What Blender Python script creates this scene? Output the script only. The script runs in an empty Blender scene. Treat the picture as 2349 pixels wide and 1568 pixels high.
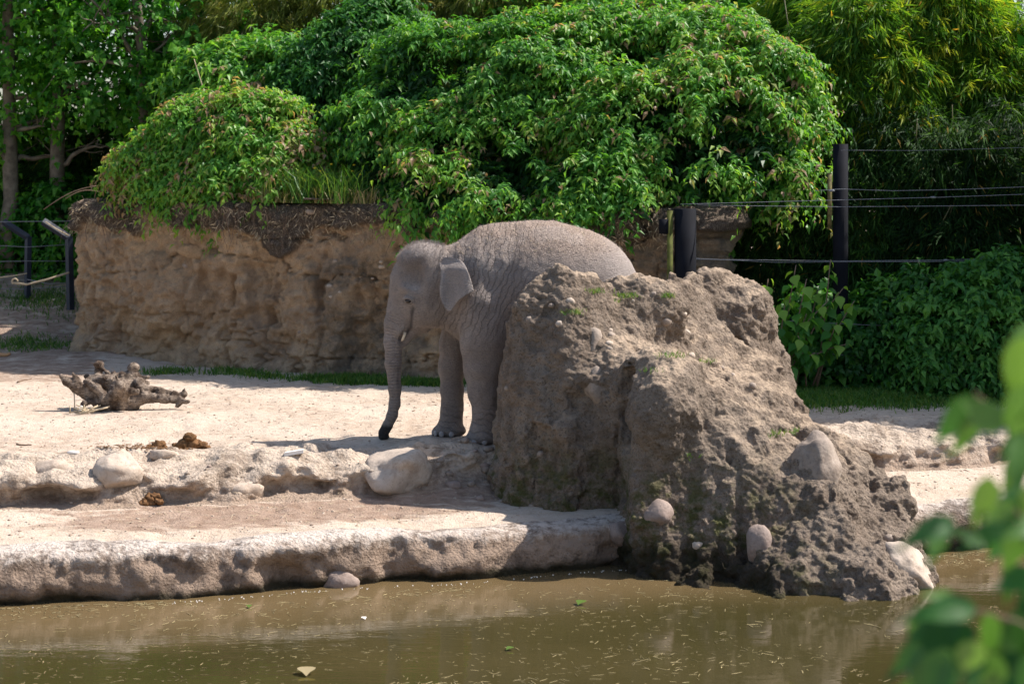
import bpy, math, random
import numpy as np
from mathutils import Vector
R = math.radians
sc = bpy.context.scene
C = sc.collection
rng = np.random.default_rng(7)
random.seed(7)

# ------------------------------------------------------------------ camera, sky, sun, exposure
FPX, HZ, CH = 2053.0, 160.0, 2.5
cam_d = bpy.data.cameras.new('camera'); cam = bpy.data.objects.new('camera', cam_d); C.objects.link(cam)
cam.location = (0, 0, CH); cam.rotation_euler = (R(90), 0, 0)
cam_d.sensor_width = 36; cam_d.lens = FPX / 1024 * 36; cam_d.shift_y = -(341.5 - HZ) / 1024
cam_d.clip_start = 0.1; cam_d.clip_end = 2000
cam_d.dof.use_dof = True; cam_d.dof.focus_distance = 18.2; cam_d.dof.aperture_fstop = 3.3
sc.camera = cam
TOSUN = Vector((1.42, 0.32, 1.8)).normalized()
w = bpy.data.worlds.new("World"); sc.world = w; w.use_nodes = True
nt = w.node_tree; nt.nodes.clear()
sky = nt.nodes.new('ShaderNodeTexSky'); sky.sky_type = 'NISHITA'; sky.sun_disc = False
sky.sun_elevation = math.asin(TOSUN.z); sky.sun_rotation = math.atan2(TOSUN.x, TOSUN.y)
sky.air_density = 1.0; sky.dust_density = 1.5
bg = nt.nodes.new('ShaderNodeBackground'); bg.inputs[1].default_value = 0.12
wo = nt.nodes.new('ShaderNodeOutputWorld')
nt.links.new(sky.outputs[0], bg.inputs[0]); nt.links.new(bg.outputs[0], wo.inputs[0])
sd = bpy.data.lights.new('sun', 'SUN'); sd.energy = 5.0; sd.angle = R(0.6); sd.color = (1.0, 0.93, 0.865)
so = bpy.data.objects.new('sun', sd); C.objects.link(so)
so.rotation_euler = TOSUN.to_track_quat('Z', 'Y').to_euler(); so.location = (30, 10, 40)
sc.view_settings.view_transform = 'Standard'; sc.view_settings.look = 'None'
sc.view_settings.exposure = 0.6; sc.view_settings.gamma = 1.0
sc.view_settings.use_curve_mapping = False

# ------------------------------------------------------------------ noise
def _h(ix, iy, iz, seed):
    h = (ix.astype(np.uint32) * np.uint32(374761393) + iy.astype(np.uint32) * np.uint32(668265263)
         + iz.astype(np.uint32) * np.uint32(2147483647) * np.uint32(3) + np.uint32((seed * 2654435761) & 0xffffffff))
    h = (h ^ (h >> np.uint32(13))) * np.uint32(1274126177)
    h = (h ^ (h >> np.uint32(16))) * np.uint32(2246822519)
    return ((h ^ (h >> np.uint32(15))) & np.uint32(0xffffff)).astype(np.float32) / np.float32(0xffffff)
def vn(p, seed=0):
    p = np.asarray(p, np.float32) + np.float32(100.0)
    i = np.floor(p).astype(np.int64); f = p - i; f = f * f * f * (f * (f * 6 - 15) + 10)
    i = i.astype(np.int32)
    x, y, z = i[..., 0], i[..., 1], i[..., 2]; fx, fy, fz = f[..., 0], f[..., 1], f[..., 2]
    r = 0
    for dx in (0, 1):
        for dy in (0, 1):
            for dz in (0, 1):
                r = r + _h(x + dx, y + dy, z + dz, seed) * (fx if dx else 1 - fx) * (fy if dy else 1 - fy) * (fz if dz else 1 - fz)
    return r * 2 - 1
def fbm(p, o=4, seed=0, gain=0.5):
    p = np.asarray(p, np.float32); a = 1.0; r = 0; s = 0
    for k in range(o):
        r = r + a * vn(p * (2.03 ** k) + k * 7.3, seed + k); s += a; a *= gain
    return r / s
def cell(p, seed=0):
    p = np.asarray(p, np.float32) + np.float32(100.0)
    i = np.floor(p).astype(np.int32); best = np.full(p.shape[:-1], 9.0, np.float32)
    for dx in (-1, 0, 1):
        for dy in (-1, 0, 1):
            for dz in (-1, 0, 1):
                x, y, z = i[..., 0] + dx, i[..., 1] + dy, i[..., 2] + dz
                d = (x + _h(x, y, z, seed) - p[..., 0]) ** 2 + (y + _h(x, y, z, seed + 11) - p[..., 1]) ** 2 + (z + _h(x, y, z, seed + 23) - p[..., 2]) ** 2
                best = np.minimum(best, d)
    return np.sqrt(best)
def sstep(a, b, x):
    t = np.clip((x - a) / (b - a), 0, 1); return t * t * (3 - 2 * t)
def unit(v): return v / np.maximum(np.linalg.norm(v, axis=-1, keepdims=True), 1e-9)
def P3(*a): return np.stack(np.broadcast_arrays(*a), -1)

# ------------------------------------------------------------------ object helpers
def tag(o, label=None, cat=None, group=None, kind=None):
    if label: o['label'] = label
    if cat: o['category'] = cat
    if group: o['group'] = group
    if kind: o['kind'] = kind
    return o
def thing(name, label, cat, loc=(0, 0, 0), group=None):
    o = bpy.data.objects.new(name, None); C.objects.link(o); o.location = loc
    o.empty_display_size = .2
    return tag(o, label, cat, group)
def mesh(name, V, F, mat=None, smooth=True, attrs=None):
    V = np.ascontiguousarray(V, np.float32).reshape(-1, 3)
    me = bpy.data.meshes.new(name); me.vertices.add(len(V)); me.vertices.foreach_set('co', V.ravel())
    Fs = F if isinstance(F, list) else [F]
    Fs = [np.asarray(f, np.int32) for f in Fs if len(f)]
    nl = sum(f.size for f in Fs); npoly = sum(len(f) for f in Fs)
    me.loops.add(nl); me.loops.foreach_set('vertex_index', np.concatenate([f.ravel() for f in Fs]))
    tot = np.concatenate([np.full(len(f), f.shape[1], np.int32) for f in Fs])
    st = np.concatenate([[0], np.cumsum(tot)[:-1]]).astype(np.int32)
    me.polygons.add(npoly); me.polygons.foreach_set('loop_start', st); me.polygons.foreach_set('loop_total', tot)
    me.polygons.foreach_set('use_smooth', np.full(npoly, smooth))
    if attrs:
        for k, a in attrs.items():
            at = me.attributes.new(k, 'FLOAT', 'POINT'); at.data.foreach_set('value', np.ascontiguousarray(a, np.float32).ravel())
    me.update(calc_edges=True); me.validate()
    if mat: me.materials.append(mat)
    return me
def mk(name, V, F, mat, parent=None, loc=None, smooth=True, attrs=None, kind=None, label=None, cat=None, group=None):
    """one mesh object from world coordinates"""
    V = np.asarray(V, np.float32).reshape(-1, 3)
    off = np.zeros(3)
    q = parent
    while q is not None: off = off + np.array(q.location); q = q.parent
    if loc is not None: off = off + np.array(loc)
    o = bpy.data.objects.new(name, mesh(name, V - off.astype(np.float32), F, mat, smooth, attrs))
    C.objects.link(o); o.parent = parent
    if loc is not None: o.location = loc
    return tag(o, label, cat, group, kind)
def copy_obj(o, loc, rot=None, scale=None, parent=None, name=None):
    c = o.copy(); C.objects.link(c); c.parent = parent; c.location = loc
    if rot is not None: c.rotation_euler = rot
    if scale is not None: c.scale = scale
    return c
def W(X, Y, D):
    """place of a point seen at (X, Y) on the 2349 px wide picture when it stands D metres away"""
    k = 0.4359 * D / FPX
    return np.array([(X - 1174.5) * k, D, CH + (HZ / 0.4359 - Y) * k])
def D_ground(Y, z): return FPX * (CH - z) / (Y * 0.4359 - HZ)

def tube(pts, rad, n=8, cap=True, wob=0, seed=0):
    pts = np.asarray(pts, float); m = len(pts); rad = np.broadcast_to(np.asarray(rad, float), (m,))
    T = np.gradient(pts, axis=0); T = unit(T)
    up = np.array([0, 0, 1.0]) if abs(T[0, 2]) < .9 else np.array([1.0, 0, 0])
    A = unit(np.cross(T, up)); B = np.cross(T, A)
    a = np.linspace(0, 2 * np.pi, n, endpoint=False)
    V = pts[:, None] + (np.cos(a)[None, :, None] * A[:, None] + np.sin(a)[None, :, None] * B[:, None]) * rad[:, None, None]
    V = V.reshape(-1, 3)
    if wob: V = V + np.stack([vn(V * 12, seed + q) for q in range(3)], -1) * wob
    i = np.arange(m - 1)[:, None] * n; j = np.arange(n)[None]
    F = np.stack([i + j, i + (j + 1) % n, i + n + (j + 1) % n, i + n + j], -1).reshape(-1, 4)
    if cap:
        V = np.vstack([V, pts[:1], pts[-1:]]); b = len(V) - 2
        c0 = np.stack([(np.arange(n) + 1) % n, np.arange(n), np.full(n, b), np.full(n, b)], -1)
        c1 = np.stack([np.arange(n) + (m - 1) * n, (np.arange(n) + 1) % n + (m - 1) * n, np.full(n, b + 1), np.full(n, b + 1)], -1)
        return V, [F, np.vstack([c0, c1])[:, :3]]
    return V, [F]
def merge(parts):
    Vs, f3, f4, o = [], [], [], 0
    for V, F in parts:
        Vs.append(V)
        for f in (F if isinstance(F, list) else [F]):
            (f3 if f.shape[1] == 3 else f4).append(np.asarray(f) + o)
        o += len(V)
    return np.vstack(Vs), ([np.vstack(f4)] if f4 else []) + ([np.vstack(f3)] if f3 else [])
def box(c, s, rz=0, tilt=None):
    s = np.array(s) / 2; V = np.array([[x, y, z] for x in (-1, 1) for y in (-1, 1) for z in (-1, 1)]) * s
    ca, sa = math.cos(rz), math.sin(rz); V = V @ np.array([[ca, sa, 0], [-sa, ca, 0], [0, 0, 1]])
    F = np.array([[0, 1, 3, 2], [4, 6, 7, 5], [0, 4, 5, 1], [2, 3, 7, 6], [0, 2, 6, 4], [1, 5, 7, 3]])
    return V + np.array(c), [F]
def icos(sub=2):
    import bmesh
    bm = bmesh.new(); bmesh.ops.create_icosphere(bm, subdivisions=sub, radius=1)
    V = np.array([v.co[:] for v in bm.verts]); F = np.array([[v.index for v in f.verts] for f in bm.faces]); bm.free()
    return V, F
ICO = {s: icos(s) for s in (1, 2, 3, 4)}
def stone(c, s, seed, sub=3, rough=.12, sharp=0, rot=0):
    V, F = ICO[sub]; V = V.copy()
    if sharp:
        rg = np.random.default_rng(seed)
        for _ in range(sharp):
            n = unit(rg.normal(size=3)); d = V @ n; lim = rg.uniform(.6, .85)
            V = V - np.maximum(d - lim, 0)[:, None] * n * .85
    V = V * (1 + rough * fbm(V * 1.3 + seed * 3.1, 3, seed)[:, None] + rough * .12 * fbm(V * 6 + seed, 2, seed)[:, None])
    V = V * np.array(s); ca, sa = math.cos(rot), math.sin(rot)
    V = V @ np.array([[ca, sa, 0], [-sa, ca, 0], [0, 0, 1]])
    return V + np.array(c), [F]

# ------------------------------------------------------------------ implicit surfaces -> mesh (surface nets)
class Vol:
    def __init__(s, lo, hi, h):
        s.lo = np.array(lo, np.float32); s.h = h; s.n = np.ceil((np.array(hi) - lo) / h).astype(int) + 1
        s.ax = [s.lo[i] + h * np.arange(s.n[i], dtype=np.float32) for i in range(3)]
        s.v = np.full(s.n, 1.0, np.float32)
    def win(s, lo, hi):
        a = np.clip(np.floor((np.array(lo) - s.lo) / s.h).astype(int), 0, s.n); b = np.clip(np.ceil((np.array(hi) - s.lo) / s.h).astype(int) + 1, 0, s.n)
        sl = tuple(slice(a[i], b[i]) for i in range(3))
        return sl, [s.ax[0][sl[0]][:, None, None], s.ax[1][sl[1]][None, :, None], s.ax[2][sl[2]][None, None, :]]
    def comb(s, sl, d, k, sub=False):
        a = s.v[sl]
        if a.size == 0: return
        if sub: a = -a
        r = np.minimum(a, d) - (np.maximum(k - np.abs(a - d), 0) ** 2) / (4 * k)
        s.v[sl] = -r if sub else r
    def ell(s, c, r, k=.08, rz=0, ry=0, sub=False):
        c = np.array(c, float); r = np.array(r, float); m = r.max() + k + .12
        sl, (x, y, z) = s.win(c - m, c + m); x = x - c[0]; y = y - c[1]; z = z - c[2]
        if rz: x, y = x * math.cos(rz) + y * math.sin(rz), -x * math.sin(rz) + y * math.cos(rz)
        if ry: x, z = x * math.cos(ry) + z * math.sin(ry), -x * math.sin(ry) + z * math.cos(ry)
        k0 = np.sqrt((x / r[0]) ** 2 + (y / r[1]) ** 2 + (z / r[2]) ** 2); k1 = np.sqrt((x / r[0] ** 2) ** 2 + (y / r[1] ** 2) ** 2 + (z / r[2] ** 2) ** 2)
        s.comb(sl, (k0 * (k0 - 1) / np.maximum(k1, 1e-5)).astype(np.float32), k, sub)
    def cone(s, a, b, ra, rb, k=.05, sub=False, flat=1.0):
        a = np.array(a, float); b = np.array(b, float); m = max(ra, rb) * max(1, flat) + k + .1
        sl, (x, y, z) = s.win(np.minimum(a, b) - m, np.maximum(a, b) + m); ab = b - a
        x = x - a[0]; y = y - a[1]; z = z - a[2]
        t = np.clip((x * ab[0] + y * ab[1] + z * ab[2]) / (ab @ ab), 0, 1)
        d = np.sqrt((x - t * ab[0]) ** 2 + ((y - t * ab[1]) / flat) ** 2 + (z - t * ab[2]) ** 2) - (ra + (rb - ra) * t)
        s.comb(sl, d.astype(np.float32), k, sub)
    def chain(s, pts, k=.05, sub=False, flat=1.0):
        for p, q in zip(pts[:-1], pts[1:]): s.cone(p[:3], q[:3], p[3], q[3], k, sub, flat)
    def noise(s, f, band=.25):
        idx = np.nonzero(np.abs(s.v) < band)
        p = np.stack([s.ax[i][idx[i]] for i in range(3)], -1); s.v[idx] += f(p).astype(np.float32)
    def up2(s):
        v = s.v
        for ax in range(3):
            v = np.moveaxis(v, ax, 0); n = v.shape[0]; o = np.empty((2 * n - 1,) + v.shape[1:], np.float32)
            o[::2] = v; o[1::2] = (v[1:] + v[:-1]) / 2; v = np.moveaxis(o, 0, ax)
        s.v = np.ascontiguousarray(v); s.h /= 2; s.n = np.array(v.shape)
        s.ax = [s.lo[i] + s.h * np.arange(s.n[i], dtype=np.float32) for i in range(3)]
    def samp(s, p):
        q = (p - s.lo) / s.h; i = np.clip(np.floor(q).astype(int), 0, s.n - 2); f = q - i; r = 0
        for dx in (0, 1):
            for dy in (0, 1):
                for dz in (0, 1):
                    r = r + s.v[i[:, 0] + dx, i[:, 1] + dy, i[:, 2] + dz] * (f[:, 0] if dx else 1 - f[:, 0]) * (f[:, 1] if dy else 1 - f[:, 1]) * (f[:, 2] if dz else 1 - f[:, 2])
        return r
    def grad(s, p, e=None):
        e = e or s.h * 1.2; g = np.zeros_like(p)
        for a in range(3):
            o = np.zeros(3, np.float32); o[a] = e; g[:, a] = s.samp(p + o) - s.samp(p - o)
        return unit(g)
    def march(s, o, d, n=400, tmax=4.0):
        """first surface point along a ray"""
        o = np.array(o, float); d = unit(np.array(d, float)); t = np.linspace(0, tmax, n)
        p = o + t[:, None] * d; inside = np.all((p > s.lo) & (p < s.lo + s.h * (s.n - 1)), axis=1)
        v = np.where(inside, s.samp(np.clip(p, s.lo, s.lo + s.h * (s.n - 1) - 1e-4).astype(np.float32)), 1)
        k = np.nonzero(v < 0)[0]
        return p[k[0]] if len(k) else None
    def nets(s):
        v = s.v; ins = v < 0
        cs = [(i, j, k) for i in (0, 1) for j in (0, 1) for k in (0, 1)]
        cnt = sum(ins[i:ins.shape[0] - 1 + i, j:ins.shape[1] - 1 + j, k:ins.shape[2] - 1 + k].astype(np.int8) for i, j, k in cs)
        act = np.nonzero((cnt > 0) & (cnt < 8)); idx = np.full(cnt.shape, -1, np.int32); idx[act] = np.arange(len(act[0]))
        base = np.stack(act, -1); acc = np.zeros((len(base), 3), np.float32); num = np.zeros(len(base), np.float32)
        for a in cs:
            for ax in range(3):
                if a[ax]: continue
                b = list(a); b[ax] = 1
                va = v[base[:, 0] + a[0], base[:, 1] + a[1], base[:, 2] + a[2]]; vb = v[base[:, 0] + b[0], base[:, 1] + b[1], base[:, 2] + b[2]]
                m = (va < 0) != (vb < 0); t = np.where(m, va / np.where(m, va - vb, 1), 0)
                pt = np.tile(np.array(a, np.float32), (len(base), 1)); pt[:, ax] += t
                acc += pt * m[:, None]; num += m
        V = s.lo + s.h * (base + acc / num[:, None]); Fs = []
        for ax in range(3):
            b, c = (ax + 1) % 3, (ax + 2) % 3
            sl0 = [slice(None)] * 3; sl1 = [slice(None)] * 3; sl0[ax] = slice(0, -1); sl1[ax] = slice(1, None)
            ch = ins[tuple(sl0)] != ins[tuple(sl1)]
            e = np.stack(np.nonzero(ch), -1); e = e[(e[:, b] > 0) & (e[:, c] > 0) & (e[:, b] < s.n[b] - 1) & (e[:, c] < s.n[c] - 1)]
            def cl(db, dc):
                q = e.copy(); q[:, b] += db; q[:, c] += dc; return idx[q[:, 0], q[:, 1], q[:, 2]]
            q = np.stack([cl(-1, -1), cl(0, -1), cl(0, 0), cl(-1, 0)], -1)
            fl = ins[e[:, 0], e[:, 1], e[:, 2]]
            q[~fl] = q[~fl][:, ::-1]; Fs.append(q)
        F = np.vstack(Fs); F = F[(F >= 0).all(1)]
        return V.astype(np.float32), F

# ------------------------------------------------------------------ materials
class M:
    def __init__(s, name):
        s.m = bpy.data.materials.new(name); s.m.use_nodes = True; s.t = s.m.node_tree; s.t.nodes.clear()
        s.out = s.n('ShaderNodeOutputMaterial'); s._tc = None
    def n(s, t, **k):
        x = s.t.nodes.new(t)
        for a, b in k.items(): setattr(x, a, b)
        return x
    def l(s, a, b): s.t.links.new(a, b)
    def put(s, sock, v):
        if isinstance(v, bpy.types.NodeSocket): s.l(v, sock)
        elif isinstance(v, (tuple, list)) and len(v) == 3 and sock.type == 'RGBA': sock.default_value = (*v, 1)
        else: sock.default_value = v
    def tc(s, scale=(1, 1, 1), rot=(0, 0, 0), w='Object'):
        if not s._tc: s._tc = s.n('ShaderNodeTexCoord')
        mp = s.n('ShaderNodeMapping'); s.l(s._tc.outputs[w], mp.inputs[0]); mp.inputs['Scale'].default_value = scale; mp.inputs['Rotation'].default_value = rot
        return mp.outputs[0]
    def noise(s, sc_, det=5, rough=.55, vec=None, dist=0):
        x = s.n('ShaderNodeTexNoise'); x.inputs['Scale'].default_value = sc_; x.inputs['Detail'].default_value = det; x.inputs['Roughness'].default_value = rough
        x.inputs['Distortion'].default_value = dist
        s.l(vec or s.tc(), x.inputs['Vector']); return x.outputs['Fac']
    def vor(s, sc_, feat='F1', vec=None, out='Distance', rnd=1):
        x = s.n('ShaderNodeTexVoronoi', feature=feat); x.inputs['Scale'].default_value = sc_; x.inputs['Randomness'].default_value = rnd
        s.l(vec or s.tc(), x.inputs['Vector']); return x.outputs[out]
    def attr(s, name): x = s.n('ShaderNodeAttribute', attribute_name=name); return x.outputs['Fac']
    def ramp(s, f, stops, interp='LINEAR'):
        x = s.n('ShaderNodeValToRGB'); s.l(f, x.inputs[0]); e = x.color_ramp.elements; x.color_ramp.interpolation = interp
        while len(e) < len(stops): e.new(.5)
        for q, (p, c) in zip(e, stops):
            q.position = p; q.color = (*c, 1) if isinstance(c, tuple) else (c, c, c, 1)
        return x.outputs[0]
    def mix(s, f, a, b, mode='MIX'):
        x = s.n('ShaderNodeMix', data_type='RGBA', blend_type=mode); s.put(x.inputs[0], f); s.put(x.inputs[6], a); s.put(x.inputs[7], b); return x.outputs[2]
    def ma(s, op, a, b=0.0, c=None):
        x = s.n('ShaderNodeMath', operation=op); s.put(x.inputs[0], a); s.put(x.inputs[1], b)
        if c is not None: s.put(x.inputs[2], c)
        return x.outputs[0]
    def bump(s, h, dist, st=1.0, nrm=None):
        x = s.n('ShaderNodeBump'); s.l(h, x.inputs['Height']); x.inputs['Distance'].default_value = dist; s.put(x.inputs['Strength'], st)
        if nrm: s.l(nrm, x.inputs['Normal'])
        return x.outputs[0]
    def bsdf(s, col, rough=.9, spec=.2, nrm=None, **k):
        x = s.n('ShaderNodeBsdfPrincipled'); s.put(x.inputs['Base Color'], col); s.put(x.inputs['Roughness'], rough); s.put(x.inputs['Specular IOR Level'], spec)
        if nrm: s.l(nrm, x.inputs['Normal'])
        for a, b in k.items(): s.put(x.inputs[a.replace('_', ' ')], b)
        s.l(x.outputs[0], s.out.inputs[0]); return x
def leaf_mat(name, stops, trans=.45, rough=.45, spec=.35, tc=(1.6, 1.5, .6)):
    m = M(name); a = m.attr('tint'); col = m.ramp(a, stops)
    b = m.bsdf(col, rough, spec)
    t = m.n('ShaderNodeBsdfTranslucent'); m.l(m.mix(1.0, col, tc, 'MULTIPLY'), t.inputs[0])
    x = m.n('ShaderNodeMixShader'); x.inputs[0].default_value = trans
    m.l(b.outputs[0], x.inputs[1]); m.l(t.outputs[0], x.inputs[2]); m.l(x.outputs[0], m.out.inputs[0]); return m.m

def mat_soil():
    m = M('dry_soil'); n1 = m.noise(.9, 6, .6); n2 = m.noise(9, 6, .65); n3 = m.noise(60, 4, .6, m.tc((1, .6, 1)))
    wet = m.attr('wet')
    dry = m.mix(m.ramp(n2, [(.35, 0), (.65, 1)]), (.40, .305, .228), (.57, .465, .365))
    dry = m.mix(m.ramp(n1, [(.4, 0), (.62, .75)]), dry, (.60, .50, .40))
    dry = m.mix(m.ramp(n3, [(.25, .75), (.42, 0)]), dry, (.25, .17, .11))
    wetc = m.mix(m.ramp(n2, [(.35, 0), (.7, 1)]), (.25, .17, .12), (.40, .295, .225))
    f = m.ma('ADD', wet, m.ma('MULTIPLY', m.ma('SUBTRACT', m.noise(3, 6, .7, m.tc((1, 2.5, 1))), .5), 1.6))
    col = m.mix(m.ramp(f, [(.38, 0), (.62, 1)]), dry, wetc)
    h = m.ma('ADD', n2, m.ma('MULTIPLY', n3, .45))
    m.bsdf(col, .95, .15, m.bump(h, .035, .9)); return m.m
def mat_rim(name, top, mid, dark, low):
    m = M(name); n1 = m.noise(2.2, 6, .6); n2 = m.noise(14, 7, .7); n3 = m.noise(70, 4, .7)
    v = m.vor(38)
    g = m.n('ShaderNodeNewGeometry'); sp = m.n('ShaderNodeSeparateXYZ'); m.l(g.outputs['Position'], sp.inputs[0]); z = sp.outputs[2]
    up = m.ma('ADD', m.ma('MULTIPLY_ADD', z, 6.5 if low else 4.2, 3.75 if low else 1.6), m.ma('MULTIPLY', m.ma('SUBTRACT', n2, .5), 2.0))
    col = m.mix(m.ramp(up, [(.25, 0), (1., 1)]), mid, top)
    col = m.mix(m.ramp(m.ma('MULTIPLY', n1, n2), [(.17, .7), (.26, 0)]), col, dark)
    if low:
        wl = m.ma('ADD', m.ma('MULTIPLY_ADD', z, 9.0, 7.0), m.ma('MULTIPLY', m.ma('SUBTRACT', n1, .5), 1.8))
        col = m.mix(m.ramp(wl, [(.05, .95), (.65, 0)]), col, (.035, .03, .015))
    h = m.ma('ADD', m.ma('MULTIPLY', n2, 1.1), m.ma('ADD', m.ma('MULTIPLY', n3, .4), m.ma('MULTIPLY', v, .35)))
    m.bsdf(col, .93, .2, m.bump(h, .035, 1)); return m.m
def mat_rock():
    m = M('conglomerate_rock'); n1 = m.noise(1.4, 6, .6); n2 = m.noise(9, 8, .7); n3 = m.noise(55, 5, .7); v = m.vor(30, vec=m.tc((1, 1, 1))); v2 = m.vor(75)
    col = m.mix(m.ramp(n2, [(.35, 0), (.65, 1)]), (.155, .118, .088), (.30, .235, .18))
    col = m.mix(m.ramp(n1, [(.45, 0), (.6, .6)]), col, (.36, .29, .225))
    col = m.mix(m.ramp(n3, [(.36, .8), (.47, 0)]), col, (.09, .066, .05))
    col = m.mix(m.ramp(v2, [(.08, .55), (.2, 0)]), col, (.52, .47, .41))
    st = m.attr('straw'); col = m.mix(m.ma('MULTIPLY', st, m.ramp(n2, [(.38, .35), (.6, 1)])), col, (.52, .40, .29))
    ms = m.attr('moss'); col = m.mix(m.ma('MULTIPLY', ms, m.ramp(m.noise(6, 6, .7), [(.45, 0), (.6, .85)])), col, (.075, .085, .02))
    wt = m.attr('wetline'); col = m.mix(m.ma('MULTIPLY', wt, .85), col, (.03, .025, .015))
    h = m.ma('ADD', n2, m.ma('ADD', m.ma('MULTIPLY', n3, .55), m.ma('MULTIPLY', v, .4)))
    m.bsdf(col, .95, .12, m.bump(h, .05, 1)); return m.m
def mat_wall():
    m = M('packed_earth'); n1 = m.noise(.8, 6, .6); n2 = m.noise(6, 8, .65); n3 = m.noise(60, 5, .7)
    col = m.mix(m.ramp(n2, [(.35, 0), (.65, 1)]), (.34, .235, .15), (.54, .39, .255))
    col = m.mix(m.ramp(n1, [(.42, 0), (.62, .8)]), col, (.58, .41, .25))
    col = m.mix(m.ramp(n3, [(.36, .5), (.48, 0)]), col, (.19, .13, .085)); col = m.mix(m.ramp(m.noise(2.4, 8, .75, m.tc((1, 1, .45))), [(.5, 0), (.64, .6)]), col, (.25, .18, .125))
    gs = m.attr('stain_shade'); col = m.mix(m.ma('MULTIPLY', gs, m.ramp(m.noise(5, 7, .75), [(.35, .15), (.6, 1)])), col, (.12, .105, .085))
    rt = m.attr('roots'); fib = m.noise(40, 5, .8, m.tc((1, 1, .35)), 2.5)
    col = m.mix(rt, col, m.ramp(fib, [(.33, (.06, .045, .035)), (.5, (.20, .155, .12)), (.62, (.46, .37, .28))]))
    h = m.ma('ADD', n2, m.ma('ADD', m.ma('MULTIPLY', n3, .35), m.ma('MULTIPLY', m.ma('MULTIPLY', fib, rt), 1.6)))
    m.bsdf(col, .95, .1, m.bump(h, .07, 1)); return m.m
def mat_stone(name, a, b, rough=.75):
    m = M(name); n = m.noise(5, 6, .6); n2 = m.noise(40, 4, .6)
    col = m.mix(m.ramp(n, [(.35, 0), (.65, 1)]), a, b); col = m.mix(m.ramp(n2, [(.3, .5), (.42, 0)]), col, tuple(x * .55 for x in a)); col = m.mix(m.ramp(m.noise(3.5, 7, .75), [(.5, 0), (.62, .55)]), col, tuple(x * q for x, q in zip(a, (.62, .55, .5))))
    m.bsdf(col, rough, .3, m.bump(m.ma('ADD', n, m.ma('MULTIPLY', n2, .3)), .02, .7)); return m.m
def mat_plain(name, col, rough=.7, spec=.3, var=.25, sc_=20, metal=0):
    m = M(name); n = m.noise(sc_, 5, .6)
    c = m.mix(m.ramp(n, [(.3, 0), (.7, 1)]), tuple(x * (1 - var) for x in col), tuple(min(1, x * (1 + var)) for x in col))
    m.bsdf(c, rough, spec, m.bump(n, .005, .6), Metallic=metal); return m.m
def mat_wood():
    m = M('weathered_root_wood'); n1 = m.noise(7, 6, .65); n2 = m.noise(45, 6, .7, m.tc((.5, 1, 2.4)), 1.2)
    col = m.mix(m.ramp(n1, [(.4, 0), (.6, 1)]), (.09, .060, .042), (.42, .335, .26)); col = m.mix(m.ramp(n2, [(.38, .9), (.52, 0)]), col, (.06, .04, .028))
    m.bsdf(col, .85, .2, m.bump(m.ma('ADD', n1, m.ma('MULTIPLY', n2, .8)), .025, 1)); return m.m
def mat_water():
    m = M('murky_water'); n = m.noise(2.2, 4, .55, m.tc((1, 3.2, 1))); n2 = m.noise(16, 3, .5, m.tc((1, 2.2, 1)))
    c = m.mix(m.ramp(m.noise(.5, 4, .5), [(.35, 0), (.65, 1)]), (.042, .036, .012), (.062, .050, .018)); c = m.mix(m.attr('shallow'), c, (.150, .105, .050))
    m.bsdf(c, .045, .5, m.bump(m.ma('ADD', n, m.ma('MULTIPLY', n2, .10)), .008, .25), IOR=1.33); return m.m
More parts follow.
